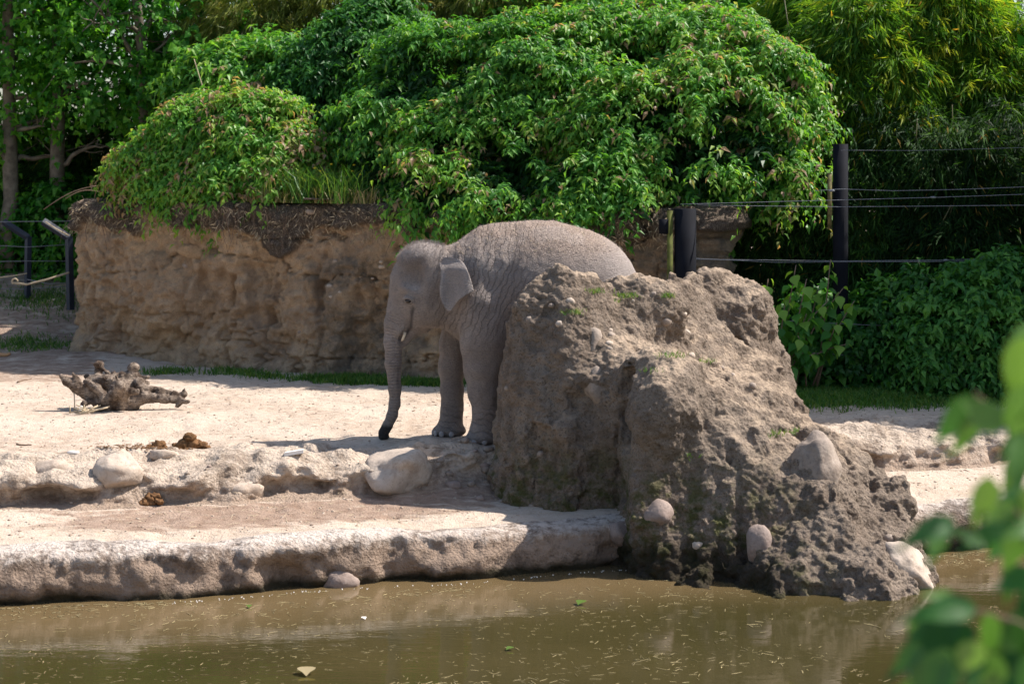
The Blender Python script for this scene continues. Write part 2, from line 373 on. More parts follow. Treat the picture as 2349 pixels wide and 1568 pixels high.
def mat_skin():
    m = M('elephant_skin')
    n1 = m.noise(3, 6, .6); n2 = m.noise(22, 6, .65)
    col = m.mix(m.ramp(n1, [(.35, 0), (.65, 1)]), (.235, .195, .170), (.325, .272, .238))
    col = m.mix(m.ramp(n2, [(.3, .35), (.5, 0)]), col, (.14, .12, .115))
    d = m.attr('dust'); dn = m.ramp(m.noise(55, 5, .7), [(.38, 0), (.6, 1)])
    col = m.mix(m.ma('MULTIPLY', d, .75), col, m.mix(dn, (.31, .22, .165), (.47, .36, .28)))
    col = m.mix(m.ma('MULTIPLY', m.attr('pale'), .6), col, (.46, .405, .37))
    col = m.mix(m.attr('damp'), col, (.035, .030, .030))
    # fine crossing creases
    f = m.attr('fold'); tr = m.attr('trunk_s'); tm = m.attr('trunkness')
    va = m.vor(26, 'DISTANCE_TO_EDGE', m.tc((1.0, 1, 2.4), (0, .5, 0))); vb = m.vor(70, 'DISTANCE_TO_EDGE', m.tc((1.3, 1, 1)))
    va = m.ramp(va, [(0, 0), (.14, 1)]); vb = m.ramp(vb, [(0, 0), (.2, 1)])
    jit = m.ma('MULTIPLY', m.ma('SUBTRACT', m.noise(7, 4, .6), .5), 4.5)
    ring = m.ma('ABSOLUTE', m.ma('SINE', m.ma('ADD', m.ma('MULTIPLY', tr, 112.0), jit))); ring = m.ramp(ring, [(0, 0), (.45, 1)])
    crease = m.ma('ABSOLUTE', m.ma('SINE', m.ma('ADD', m.ma('MULTIPLY', f, 62.0), m.ma('MULTIPLY', jit, 2.2)))); crease = m.ramp(crease, [(0, 0), (.4, 1)])
    inv = m.ma('SUBTRACT', 1.0, tm)
    h = m.ma('ADD', m.ma('MULTIPLY', va, .26), m.ma('MULTIPLY', vb, .22))
    h = m.ma('ADD', h, m.ma('MULTIPLY', ring, m.ma('MULTIPLY', tm, .55)))
    cm = m.ma('MULTIPLY', inv, m.attr('foldmask'))
    h = m.ma('ADD', h, m.ma('MULTIPLY', crease, cm))
    h = m.ma('ADD', h, m.ma('MULTIPLY', n2, .5))
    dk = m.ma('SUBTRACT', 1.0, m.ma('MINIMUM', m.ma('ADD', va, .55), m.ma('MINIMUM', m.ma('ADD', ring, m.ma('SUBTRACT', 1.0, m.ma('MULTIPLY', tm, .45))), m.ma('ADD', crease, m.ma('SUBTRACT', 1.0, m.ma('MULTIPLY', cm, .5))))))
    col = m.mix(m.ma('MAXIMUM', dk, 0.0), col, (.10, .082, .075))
    m.bsdf(col, .78, .25, m.bump(h, .014, 1)); return m.m

SOIL = mat_soil(); RIM = mat_rim('pond_rim_stone', (.66, .57, .49), (.34, .25, .185), (.11, .078, .058), True)
LEDGE = mat_rim('ledge_stone', (.60, .49, .385), (.40, .30, .225), (.20, .145, .105), False)
ROCK = mat_rock(); WALL = mat_wall(); SKIN = mat_skin(); WATER = mat_water(); WOOD = mat_wood()
PALE = mat_stone('pale_boulder_stone', (.42, .34, .27), (.56, .47, .38), .85); COB = mat_stone('cobble_stone', (.25, .20, .16), (.38, .31, .25))
LSTONE = mat_stone('ledge_coloured_stone', (.42, .33, .255), (.56, .46, .365), .9); PINK = mat_stone('pinkish_stone', (.26, .20, .165), (.36, .28, .235))
GREEN = [(0, (.018, .060, .010)), (.45, (.040, .125, .018)), (.8, (.085, .19, .022)), (.96, (.15, .24, .03)), (1, (.26, .16, .07))]
SHRUB = leaf_mat('shrub_leaf', [(0, (.030, .115, .020)), (.35, (.075, .25, .038)), (.7, (.16, .37, .050)), (.9, (.28, .44, .07)), (.97, (.33, .38, .12)), (1, (.36, .24, .15))], .45)
SHRUBD = leaf_mat('dark_shrub_leaf', [(0, (.018, .070, .016)), (.5, (.042, .17, .028)), (1, (.12, .30, .05))], .4)  # darker leaf tones; also fill shrub cores as painted inner shade
TREEL = leaf_mat('plane_leaf', [(0, (.020, .09, .012)), (.5, (.05, .21, .022)), (1, (.15, .38, .04))], .55)
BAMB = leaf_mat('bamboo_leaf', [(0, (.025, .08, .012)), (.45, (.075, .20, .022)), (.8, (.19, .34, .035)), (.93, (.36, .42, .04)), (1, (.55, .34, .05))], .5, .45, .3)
BAMBD = leaf_mat('dark_shade_bamboo_leaf', [(0, (.012, .035, .010)), (.6, (.03, .085, .018)), (.94, (.09, .20, .03)), (1, (.30, .20, .05))], .4, .6, .18)  # darkened copy of the bamboo leaf, shade put into its colours
OLIVE = leaf_mat('olive_leaf', [(0, (.06, .10, .02)), (.6, (.22, .27, .05)), (1, (.45, .40, .13))], .5)
GRASS = leaf_mat('grass_blade', [(0, (.03, .10, .015)), (.6, (.07, .19, .025)), (1, (.20, .27, .06))], .4)
DRYG = leaf_mat('dry_grass_blade', [(0, (.14, .16, .05)), (.5, (.26, .25, .10)), (1, (.45, .36, .2))], .3)
CHAFF = mat_plain('wet_chaff', (.29, .235, .12), .7, .2, .6, 3); STRAW = mat_plain('straw', (.52, .42, .28), .8, .2, .3, 6); BARK = mat_plain('pale_bark', (.15, .13, .10), .9, .1, .45, 9)
TWIG = mat_plain('twig_bark', (.20, .14, .10), .9, .1, .35, 14); STEEL = mat_plain('dark_post_paint', (.007, .008, .012), .8, .12, .3, 5)
GREY = mat_plain('blue_grey_post_paint', (.020, .028, .045), .5, .4, .2, 6); WIRE = mat_plain('fence_wire_steel', (.20, .21, .23), .5, .4, .1, 30, .4)
DUNG = mat_plain('dung', (.16, .085, .04), .95, .1, .5, 30); WHITE = mat_plain('bleached_wood', (.80, .76, .70), .7, .3, .08, 12)
NAIL = mat_plain('toenail_horn', (.33, .30, .29), .55, .35, .2, 25); IVORY = mat_plain('ivory', (.70, .58, .42), .4, .4, .1, 10)
EYEM = mat_plain('eye_dark', (.02, .012, .008), .1, .6, .1, 10); MOUTH = mat_plain('mouth_skin', (.10, .075, .07), .7, .3, .2, 20)
HAIR = mat_plain('elephant_hair', (.34, .29, .26), .7, .2, .3, 40)

# ------------------------------------------------------------------ ground, ledge, pond rim, water
WZ = -0.8
def yw(x): return 16.29 + .30 * x + .05 * np.sin(x * 1.3 + .6) + .03 * np.sin(x * 3.1)
xs = np.concatenate([-np.geomspace(70, 9.2, 14), np.arange(-9, -5.4, .09), np.arange(-5.4, 5.4, .021), np.arange(5.4, 9, .09), np.geomspace(9.2, 70, 14)])
def seg(pts, n):
    pts = np.array(pts, float); L = np.concatenate([[0], np.cumsum(np.linalg.norm(np.diff(pts, axis=0), axis=1))])
    s = np.linspace(0, L[-1], n); return np.stack([np.interp(s, L, pts[:, 0]), np.interp(s, L, pts[:, 1])], -1)
prof = [seg([(-1.2, -2.0), (-.1, -1.15), (.03, -.92), (.02, -.82), (.01, -.74), (.015, -.65), (.04, -.56), (.06, -.49), (.14, -.45), (.24, -.432), (.36, -.425)], 70),
        seg([(.36, -.425), (1.7, -.365)], 44)[1:],
        seg([(1.7, -.365), (1.80, -.35), (1.85, -.27), (1.86, -.19), (1.93, -.12), (2.08, -.085), (2.3, -.06), (2.75, -.045)], 62)[1:]]
up = np.concatenate([np.arange(2.78, 9, .045), np.arange(9, 14, .09), np.geomspace(14.1, 900, 34)])
prof.append(np.stack([up, -.045 * (1 - sstep(2.8, 4.6, up))], -1))
cuts = np.cumsum([len(p) for p in prof]); prof = np.vstack(prof)
Xg = np.broadcast_to(xs[None], (len(prof), len(xs))).copy(); dg = np.broadcast_to(prof[:, :1], Xg.shape).copy(); Zg = np.broadcast_to(prof[:, 1:], Xg.shape).copy()
fade = 1 - sstep(12, 30, dg)
Yg = yw(Xg) * fade + (1 - fade) * 16.3 + dg
Q = P3(Xg, Yg, Zg)
rimm = 1 - sstep(.36, .8, dg); ledm = sstep(1.25, 1.85, dg) * (1 - sstep(2.5, 3.0, dg)); flat = sstep(.35, .6, dg)
# rim: rounded lobes and pitted face
lob = fbm(P3(Xg * 1.1, Zg * 1.2, 0), 3, 5)
Yg -= rimm * (.13 * lob + .07 * fbm(P3(Xg * 4, Zg * 6, 1), 3, 8) + .032 * fbm(P3(Xg * 17, Zg * 20, 3), 3, 9)) * sstep(-1.0, -.5, dg)
facem = rimm * (1 - sstep(.0, .35, dg)) * sstep(-.8, -.3, dg)
Yg += facem * .10 * sstep(.05, .5, fbm(P3(Xg * 2.3, Zg * 4, 7), 3, 15)) + rimm * .02 * sstep(-.72, -.82, Zg)
Zg += rimm * sstep(-.7, -.45, Zg) * .05 * fbm(P3(Xg * 1.7, Yg * 1.5, 2), 3, 21)
# ledge: ragged, undercut in places, broken into lumps
ll = fbm(P3(Xg * .9, 3, 0), 3, 31); lf = fbm(P3(Xg * 3.4, Zg * 6, 2), 4, 33)
Yg += ledm * (.26 * ll + .16 * lf + .05 * fbm(P3(Xg * 11, Zg * 15, 2), 4, 35))
und = sstep(-.36, -.31, Zg) * (1 - sstep(-.27, -.17, Zg)) * (dg < 2.0)
Yg += ledm * und * .16 * sstep(-.1, .35, fbm(P3(Xg * 1.6, 5, 1), 3, 37))
Zg += ledm * sstep(-.3, -.12, Zg) * (.075 * fbm(P3(Xg * 2.6, Yg * 3.2, 4), 4, 39) + .02 * fbm(P3(Xg * 13, Yg * 13, 4), 3, 41))
cb_ = cell(P3(Xg * 4.5, Yg * 1.5, Zg * 11), 45); Yg += ledm * .07 * (cb_ - .5) * sstep(-.35, -.3, Zg); Zg += ledm * .035 * (.5 - cb_) * sstep(-.2, -.1, Zg)
# second little stratum on the ledge top
tt = sstep(.0, .06, fbm(P3(Xg * 1.5, Yg * 2.6, 8), 4, 43)); Zg += ledm * sstep(2.0, 2.2, dg) * tt * .045
# open soil
und2 = fbm(P3(Xg * .7, Yg * .7, 0), 4, 51)
Zg += flat * (1 - ledm) * (.035 * und2 + .016 * fbm(P3(Xg * 5, Yg * 5, 0), 4, 53) - .022 * sstep(.3, .1, cell(P3(Xg * 2.6, Yg * 2.6, 0), 54))) * (1 - sstep(20, 40, dg))
nearx = sstep(-3.6, -5.0, Xg); Zg += nearx * sstep(26.3, 31, Yg) * .95 + nearx * .05 * fbm(P3(Xg * 2.2, Yg * 2.2, 3), 4, 59) * sstep(24, 26, Yg)
Zg += .10 * np.exp(-(((Xg + 5.2) / .9) ** 2 + ((Yg - 25.6) / 1.1) ** 2))
Zg += .9 * sstep(30, 60, Yg)
# heap of cobbly soil at the foot of the rock, right of the big boulder
hp = np.exp(-(((Xg + .25) / .55) ** 2 + ((dg - 1.95) / .55) ** 2)); Zg = Zg * (1 - .0 * hp) + hp * .06 * (1 - sstep(-.2, 0, Zg)) + hp * .03 * fbm(P3(Xg * 9, Yg * 9, 0), 3, 57)
wet = .78 * np.exp(-(((Xg + 2.0) / 1.9) ** 4 + ((dg - 1.15) / .5) ** 4)) + .3 * sstep(1.4, 1.6, dg) * (1 - sstep(1.7, 1.9, dg)) + .35 * sstep(-4.6, -5.2, Xg) * (Yg > 23)
wet = wet + .5 * np.exp(-(((Xg - .6) / 1.0) ** 2 + ((dg - 1.5) / .5) ** 2)) + .25 * sstep(22.6, 23.4, Yg)
GV = P3(Xg, Yg, Zg); nc = len(xs)
def ground_z(x, y):
    j = int(np.clip(np.searchsorted(xs, x), 0, nc - 1)); col = Yg[:, j]; a = np.nonzero(prof[:, 0] > .35)[0][0]
    return float(np.interp(y, np.maximum.accumulate(col[a:]), Zg[a:, j]))
def gpatch(name, r0, r1, mat, kind='structure', label=None):
    V = GV[r0:r1].reshape(-1, 3); m = r1 - r0
    i = np.arange(m - 1)[:, None] * nc; j = np.arange(nc - 1)[None]
    F = np.stack([i + j, i + j + 1, i + nc + j + 1, i + nc + j], -1).reshape(-1, 4)
    return mk(name, V, F, mat, attrs={'wet': wet[r0:r1].ravel()}, kind=kind, label=label)
rim = gpatch('pond_bank', 0, cuts[0], RIM, label='pale rounded stone rim of the pond, pitted and dark along the waterline')
terr = gpatch('lower_ground', cuts[0] - 1, cuts[1], SOIL, label='damp brown soil terrace between pond rim and ledge')
ledge = gpatch('stone_ledge', cuts[1] - 1, cuts[2], LEDGE, label='low broken ledge of pale earthy rock with embedded boulders')
ground = gpatch('ground', cuts[2] - 1, len(prof), SOIL, label='dry pale sandy soil of the enclosure')
# water sheet and the visitors' side of the pond
wx = np.concatenate([[-80, -30, -14], np.arange(-9, 9.01, .25), [14, 30, 80]]); wy = np.concatenate([[3.0, 6, 9], np.arange(11, 20.6, .2)])
V = P3(*np.meshgrid(wx, wy), WZ).reshape(-1, 3); nw = len(wx); i = np.arange(len(wy) - 1)[:, None] * nw; j = np.arange(nw - 1)[None]
F = np.stack([i + j, i + j + 1, i + nw + j + 1, i + nw + j], -1).reshape(-1, 4)
sh_ = sstep(-1.9, -.2, V[:, 1] - yw(V[:, 0]) + .35 * fbm(V * .8, 3, 61))
mk('water', V, F, WATER, kind='structure', attrs={'shallow': sh_}, label='murky brown green pond water, paler over the shallow sediment by the bank')
V, F = [], []
yy = [-60, 3.2, 4.4, 5.4, 7.5]; zz = [.9, .88, .3, -.9, -1.9]; xx = np.linspace(-80, 80, 41)
V = np.array([[x, y + (.25 * math.sin(x) if 3 < y < 6 else 0), z] for y, z in zip(yy, zz) for x in xx]); F = np.array([[r * 41 + c, r * 41 + c + 1, (r + 1) * 41 + c + 1, (r + 1) * 41 + c] for r in range(4) for c in range(40)])
mk('near_bank', V, F, SOIL, kind='structure', attrs={'wet': np.zeros(len(V))}, label='soil bank on the near side of the pond')

def stones(parent, name, items, mat, label=None):
    out = []
    for it in items:
        c, s, seed = it[:3]; V, F = stone((0, 0, 0), s, seed, it[3] if len(it) > 3 else 2, .30, it[4] if len(it) > 4 else 0, it[5] if len(it) > 5 else 0)
        o = mk(name, V, F, mat, None); o.parent = parent; o.location = np.array(c) - np.array(parent.location); out.append(o)
    return out
def on_ground(X, Y, z=-.05):
    o = np.array([0, 0, CH]); d = W(X, Y, 1.0) - o; lo = None
    for t in np.arange(15.0, 60, .12):
        p = o + d * t
        if p[2] < ground_z(p[0], p[1]): lo = t - .12; break
    if lo is None: lo = 25.
    for t in np.arange(lo, lo + .13, .01):
        p = o + d * t
        if p[2] <= ground_z(p[0], p[1]): break
    return np.array([p[0], p[1], ground_z(p[0], p[1])])
# boulders set in the ledge
p = W(902, 1080, 17.7); b = stones(ledge, 'boulder', [((p[0], p[1], p[2]), (.34, .30, .22), 4, 4, 9, .2)], PALE)[0]; tag(b, 'big pale rounded boulder set in the ledge left of the rock outcrop')
p = W(272, 1083, 17.2); b = stones(ledge, 'boulder', [((p[0], p[1], p[2]), (.20, .2, .18), 9, 4, 7, .9)], PALE)[0]; tag(b, 'angular pale boulder in the ledge near the left edge')
p = W(1905, 1000, 19.9)
for X, Y, D, s, sd_ in [(560, 1128, 17.35, (.17, .15, .10), 12), (565, 1075, 17.6, (.075, .06, .055), 13), (622, 1077, 17.7, (.035, .03, .03), 14), (375, 1042, 17.7, (.13, .10, .05), 15),
                    (2025, 968, 20.1, (.14, .12, .075), 17), (1940, 975, 19.9, (.26, .14, .06), 18), (2110, 966, 20.3, (.06, .05, .03), 19), (2080, 1055, 19.3, (.15, .12, .06), 20), (560, 1100, 17.4, (.07, .04, .03), 21), (120, 1075, 17.3, (.2, .14, .08), 22), (690, 1120, 17.6, (.1, .06, .05), 23)]:
    p = W(X, Y, D); stones(ledge, 'stone', [(p, s, sd_, 3, 5)], LSTONE)
# stones showing in the rim at the waterline
for X, Y, D, s, sd_ in [(780, 1330, 15.98, (.17, .12, .10), 31), (1425, 1222, 16.75, (.11, .10, .11), 33), (1120, 1228, 16.45, (.05, .05, .035), 34), (350, 1305, 15.6, (.10, .10, .06), 35)]:
    p = W(X, Y, D); stones(rim, 'stone', [(p, s, sd_, 3, 2)], PINK)
# pebbles in the shaded cobbly patch
pebs = [(1112, 1070, .055), (1055, 1012, .03), (1068, 1012, .05), (1146, 1032, .035), (1120, 1032, .06), (1115, 1078, .07), (1160, 1081, .045), (1080, 1112, .05), (1150, 1114, .04), (1040, 1115, .08), (1205, 1125, .04), (1270, 1148, .07), (1300, 1125, .04),
        (1390, 1135, .05), (1340, 1140, .035), (1180, 1060, .03), (1010, 1058, .04), (1235, 1100, .04), (1100, 1145, .05), (1220, 1160, .03), (1030, 1088, .045), (1090, 1045, .03), (1150, 1150, .03), (430, 1090, .03), (480, 1070, .025), (170, 1040, .04)]
for i, (X, Y, s) in enumerate(pebs):
    p = on_ground(X, Y, -.2); stones(terr, 'pebble', [((p[0], p[1], p[2] + s * .15), (s, s * .8, s * .55), 60 + i, 2, 2, i)], COB if i % 3 else PINK)

# ------------------------------------------------------------------ blades, flecks, leaves
def blades(cent, n, h, spread, seed, wid=.006, lean=.5):
    rg = np.random.default_rng(seed); cent = np.asarray(cent, float)
    if len(spread) == 2: spread = (*spread, 0)
    P = cent[rg.integers(0, len(cent), n)] + rg.normal(size=(n, 3)) * np.array(spread)
    a = rg.uniform(0, 2 * np.pi, n); H = h * rg.uniform(.45, 1.2, n); ln = rg.normal(size=(n, 2)) * lean
    side = P3(np.cos(a), np.sin(a), 0) * wid
    m = P + P3(ln[:, 0] * H * .35, ln[:, 1] * H * .35, H * .6); t = P + P3(ln[:, 0] * H, ln[:, 1] * H, H * (1 - .25 * np.abs(ln[:, 0])))
    V = np.stack([P - side, P + side, m + side * .8, m - side * .8, t], 1).reshape(-1, 3); o = np.arange(n)[:, None] * 5
    return V, [o + np.array([[0, 1, 2, 3]]), o + np.array([[3, 2, 4]])], np.repeat(rg.uniform(0, 1, n), 5)
def grass(name, cent, n, h, spread, seed, parent=None, mat=GRASS, snap=False, label=None, wid=.006):
    V, F, t = blades(cent, n, h, spread, seed, wid)
    if snap:
        V = V.reshape(-1, 5, 3)
        for q in V:
            z = ground_z(q[0, 0], q[0, 1]); q[:, 2] += z - q[0, 2] - .01
        V = V.reshape(-1, 3)
    o = mk(name, V, F, mat, parent, attrs={'tint': t}, kind='stuff')
    if parent is None: tag(o, label, 'grass')
    return o
def flecks(name, P, L, Wd, seed, mat, kind='stuff', label=None, cat=None, parent=None, tilt=.15):
    rg = np.random.default_rng(seed); n = len(P); a = rg.uniform(0, 2 * np.pi, n); L = L * rg.uniform(.3, 1.4, n)
    d = P3(np.cos(a), np.sin(a), rg.normal(size=n) * tilt) * L[:, None]; s = P3(-np.sin(a), np.cos(a), 0) * (Wd * rg.uniform(.5, 1.3, n))[:, None]
    u = P3(0, 0, np.full(n, 1.0)) * Wd * .6; k = rg.normal(size=(n, 1)) * .2
    V = np.stack([P - d - s, P + d * .1 + s * k * 4 - s, P + d - s, P + d + s, P + d * .1 + s * k * 4 + s, P - d + s, P - d * .8 + u, P + d * .8 + u], 1).reshape(-1, 3); o = np.arange(n)[:, None] * 8
    F = [np.vstack([o + np.array([[0, 1, 7, 6]]), o + np.array([[4, 5, 6, 7]])]), np.vstack([o + np.array([[1, 2, 7]]), o + np.array([[2, 3, 7]]), o + np.array([[3, 4, 7]]), o + np.array([[5, 0, 6]])])]
    return mk(name, V, F, mat, parent, kind=kind, label=label, cat=cat, smooth=False)

def leaves(P, Dr, N, L, Wd, fold=.25, droop=.25, quad=False):
    """pointed leaves: base P, direction Dr, face normal N"""
    Dr = unit(Dr); S = unit(np.cross(Dr, N)); Nn = np.cross(S, Dr); L = L[:, None]; Wd = Wd[:, None]
    l = P + Dr * L * .4 + S * Wd / 2 + Nn * Wd * fold; r = P + Dr * L * .4 - S * Wd / 2 + Nn * Wd * fold
    t = P + Dr * L - Nn * L * droop; n = len(P)
    if quad:
        V = np.stack([P, r, t, l], 1).reshape(-1, 3); return V, [np.arange(n * 4).reshape(-1, 4)], 4
    m = P + Dr * L * .42
    V = np.stack([P, r, t, l, m], 1).reshape(-1, 3); o = np.arange(n)[:, None] * 5
    return V, [np.vstack([o + np.array([[0, 1, 4]]), o + np.array([[0, 4, 3]]), o + np.array([[1, 2, 4]]), o + np.array([[3, 4, 2]])])], 5
def sprays(blobs, nsp, per, leafL, leafW, seed, splen=.4, quad=False, droop=1.0, inner=.25, tintb=0.0, lob=.3, lobs=1.6, minz=None, cull=True, gap=None):
    """arching leafy shoots growing from the surface of a lumpy mass"""
    rg = np.random.default_rng(seed); B = np.array([np.r_[b[0], b[1], b[2], (b[3], b[3], b[3]) if np.isscalar(b[3]) else b[3]] for b in blobs], float)
    wgt = B[:, 3] * B[:, 5] + B[:, 3] * B[:, 4]; wgt /= wgt.sum(); k = rg.choice(len(B), nsp * 2, p=wgt)
    n = unit(rg.normal(size=(nsp * 2, 3)))
    n[:, 1] = np.where((n[:, 1] > .35) & (rg.random(nsp * 2) < .75) & cull, -n[:, 1], n[:, 1])
    rad = 1 + lob * fbm(n * lobs * 2 + k[:, None] * 5.1, 3, seed) - inner * rg.random(nsp * 2) ** 2.2
    P = B[k, :3] + n * B[k, 3:6] * rad[:, None]
    keep = np.ones(len(P), bool)
    for b in B: keep &= ((((P - b[:3]) / b[3:6]) ** 2).sum(1) > .55)
    if minz is not None: keep &= P[:, 2] > minz(P)
    if gap is not None: keep &= fbm(P * np.array([1.5, 1.5, 3.4]) + seed, 3, seed + 9) > gap - .12 * rg.random(len(P))
    P = P[keep][:nsp]; n = n[keep][:nsp]; ns = len(P)
    d0 = unit(n + rg.normal(size=(ns, 3)) * .45 + np.array([0, 0, .35])); Ls = splen * rg.uniform(.5, 1.3, ns)
    t = np.linspace(.05, 1, per)[None, :, None]
    Q = P[:, None] + d0[:, None] * Ls[:, None, None] * t + np.array([0, 0, -1.0]) * droop * Ls[:, None, None] * .55 * t ** 2
    T = unit(d0[:, None] - np.array([0, 0, 1.0]) * droop * 1.1 * t)
    A = unit(np.cross(T, np.array([0, 0, 1.0]) + rg.normal(size=(ns, 1, 3)) * .15)); sgn = np.where(np.arange(per) % 2, 1, -1)[None, :, None]
    Dl = unit(T * .55 + A * sgn * .8 + np.array([0, 0, -.35]) + rg.normal(size=Q.shape) * .28)
    Nl = unit(np.array([0, 0, 1.0]) + n[:, None] * .5 + rg.normal(size=Q.shape) * .35)
    m = ns * per; sz = rg.uniform(.6, 1.25, m) * np.repeat(rg.uniform(.8, 1.2, ns), per)
    Q = Q + rg.normal(size=Q.shape) * leafL * .2
    V, F, nv = leaves(Q.reshape(-1, 3), Dl.reshape(-1, 3), Nl.reshape(-1, 3), leafL * sz, leafW * sz, quad=quad)
    tint = np.clip(.25 + .18 * rg.normal(size=ns)[:, None] + .35 * t[0, :, 0][None] + .12 * rg.normal(size=(ns, per)) + tintb + .25 * fbm(P * .8, 2, seed + 3)[:, None], 0, 1)
    tint = np.where(rg.random((ns, per)) < .012, 1.0, tint)
    return V, F, np.repeat(tint.ravel(), nv)
def shrub(name, blobs, nsp, per, L, Wd, seed, mat, label, cat='shrub', base=None, group=None, stems=6, stemmat=None, core=0, coremat=None, **k):
    base = np.array(base if base is not None else blobs[0][:3], float)
    root = thing(name, label, cat, tuple(base), group)
    V, F, t = sprays(blobs, nsp, per, L, Wd, seed, **k)
    mk('foliage', V, F, mat, root, attrs={'tint': t}, smooth=False, kind='stuff')
    if core:
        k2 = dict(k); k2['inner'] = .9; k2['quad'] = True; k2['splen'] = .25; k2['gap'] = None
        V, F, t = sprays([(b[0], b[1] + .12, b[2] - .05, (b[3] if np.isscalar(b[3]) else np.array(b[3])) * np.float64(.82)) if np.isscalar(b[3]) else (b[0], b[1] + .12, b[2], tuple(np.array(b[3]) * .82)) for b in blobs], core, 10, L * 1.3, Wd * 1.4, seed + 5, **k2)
        mk('inner_foliage', V, F, coremat or mat, root, attrs={'tint': t * .15}, smooth=False, kind='stuff')  # core leaves tinted darker to paint deep shade into the gaps
    rg = np.random.default_rng(seed); parts = []
    for i in range(stems):
        b = blobs[i % len(blobs)]; e = np.array(b[:3]) + rg.normal(size=3) * .25 * (b[3] if np.isscalar(b[3]) else b[3][0])
        s0 = base + rg.normal(size=3) * np.array([.12, .12, 0]); t = np.linspace(0, 1, 9)[:, None]
        pts = s0 + (e - s0) * t + rg.normal(size=3) * .15 * np.sin(t * np.pi) + rg.normal(size=(9, 3)) * .02
        parts.append(tube(pts, np.linspace(.028, .008, 9), 5))
    if parts:
        V, F = merge(parts); mk('stems', V, F, stemmat or TWIG, root)
    return root

# ------------------------------------------------------------------ elephant
EX, EY = -.466, 18.7; EZ = ground_z(EX - .1, EY)
def E(cx, cy, y=0.0): return ((cx - 600) * .0015, y, (1445 - cy) * .0015)
ev = Vol((-.95, -.72, -.06), (1.85, .72, 2.15), .012)
ev.ell((.80, 0, 1.36), (.80, .47, .60), .1, ry=.08); ev.ell((.62, 0, 1.50), (.62, .33, .485), .12)
ev.ell((1.12, 0, 1.28), (.48, .42, .54), .12, ry=.35)
ev.ell((.22, 0, 1.36), (.36, .36, .55), .16); ev.ell((.33, 0, 1.62), (.3, .22, .31), .12)
ev.cone((.15, 0, 1.45), (-.2, 0, 1.46), .35, .30, .12, flat=.95)
ev.ell((-.345, 0, 1.43), (.285, .255, .335), .08); ev.ell((-.35, .1, 1.62), (.20, .15, .165), .09); ev.ell((-.35, -.1, 1.62), (.20, .15, .165), .09)
ev.cone((-.46, 0, 1.42), (-.53, 0, 1.20), .175, .135, .08, flat=1.15)
tr_pts = [(-.53, 0, 1.20, .140), (-.582, 0, 1.06, .114), (-.615, 0, .90, .085), (-.617, 0, .70, .070), (-.600, 0, .47, .0585), (-.602, 0, .33, .053), (-.628, 0, .22, .049), (-.672, 0, .125, .044), (-.705, -.005, .065, .040), (-.712, -.01, .035, .036)]
ev.chain(tr_pts, .035); ev.ell((-.715, -.01, .022), (.030, .030, .022), .02); ev.ell((-.672, -.01, .028), (.022, .02, .016), .02)
for s in (-1, 1):
    ev.ell((-.30, s * .115, 1.24), (.20, .135, .20), .08)                      # cheek
    ev.cone((-.22, s * .06, 1.20), (-.40, s * .05, 1.075), .150, .085, .05)     # jaw
    ev.cone((-.52, s * .09, 1.12), (-.545, s * .085, 1.0), .055, .05, .05)      # tusk sheath
    ev.ell((-.44, s * .20, 1.385), (.085, .06, .04), .06, ry=-.25)               # brow
    ev.ell((-.40, s * .28, 1.50), (.10, .07, .10), .08, sub=True)               # temple hollow
    ev.ell((-.465, s * .232, 1.30), (.045, .03, .035), .03)                     # eye bulge
    ev.ell((-.30, s * .235, 1.42), (.035, .05, .2), .06)
    ev.cone((-.435, s * .245, 1.205), (-.452, s * .205, 1.02), .018, .034, .03, sub=True)   # fold behind the upper lip
    ev.cone((-.452, s * .19, 1.03), (-.535, s * .06, .925), .034, .030, .02, sub=True)
ev.chain([(-.36, 0, 1.06, .10), (-.455, 0, .985, .058), (-.505, 0, .905, .036), (-.52, 0, .875, .024)], .03)  # lower jaw
ev.ell((-.08, 0, 1.22), (.22, .19, .22), .1); ev.ell((.05, 0, 1.10), (.16, .22, .17), .1)            # throat and breast
# far foreleg, near foreleg, hind legs
ev.chain([(.03, .24, 1.2, .19), (-.07, .24, .85, .125), (-.09, .24, .64, .112), (-.085, .24, .42, .1), (-.082, .24, .27, .094), (-.10, .24, .10, .118)], .06); ev.ell((-.115, .235, .055), (.152, .13, .062), .04)
ev.chain([(.20, -.25, 1.25, .22), (.20, -.27, .90, .185), (.20, -.275, .68, .158), (.205, -.275, .46, .128), (.225, -.275, .29, .10), (.205, -.275, .11, .125)], .06); ev.ell((.195, -.285, .055), (.155, .135, .062), .04)
ev.ell((.25, -.27, .98), (.21, .17, .33), .07); ev.ell((.10, -.26, 1.20), (.12, .16, .2), .08)
ev.chain([(1.2, -.22, 1.1, .29), (1.14, -.26, .72, .19), (1.22, -.27, .4, .135), (1.22, -.27, .1, .135)], .1); ev.ell((1.20, -.27, .055), (.155, .135, .062), .04)
ev.chain([(1.28, .22, 1.1, .27), (1.30, .26, .72, .18), (1.38, .27, .4, .13), (1.38, .27, .1, .13)], .1); ev.ell((1.36, .27, .055), (.15, .13, .062), .04)
ev.chain([(1.54, 0, 1.42, .035), (1.60, 0, 1.25, .03), (1.61, 0, .9, .022), (1.60, 0, .62, .014)], .03)
for s in (-1, 1):   # crease behind the upper arm and over the elbow
    ev.chain([(.40, s * .50, 1.28, .02), (.455, s * .47, 1.08, .032), (.40, s * .43, .88, .028)], .05, sub=True)
ev.noise(lambda p: .006 * fbm(p * 5, 3, 71), .06)
EVv, EVf = ev.nets()
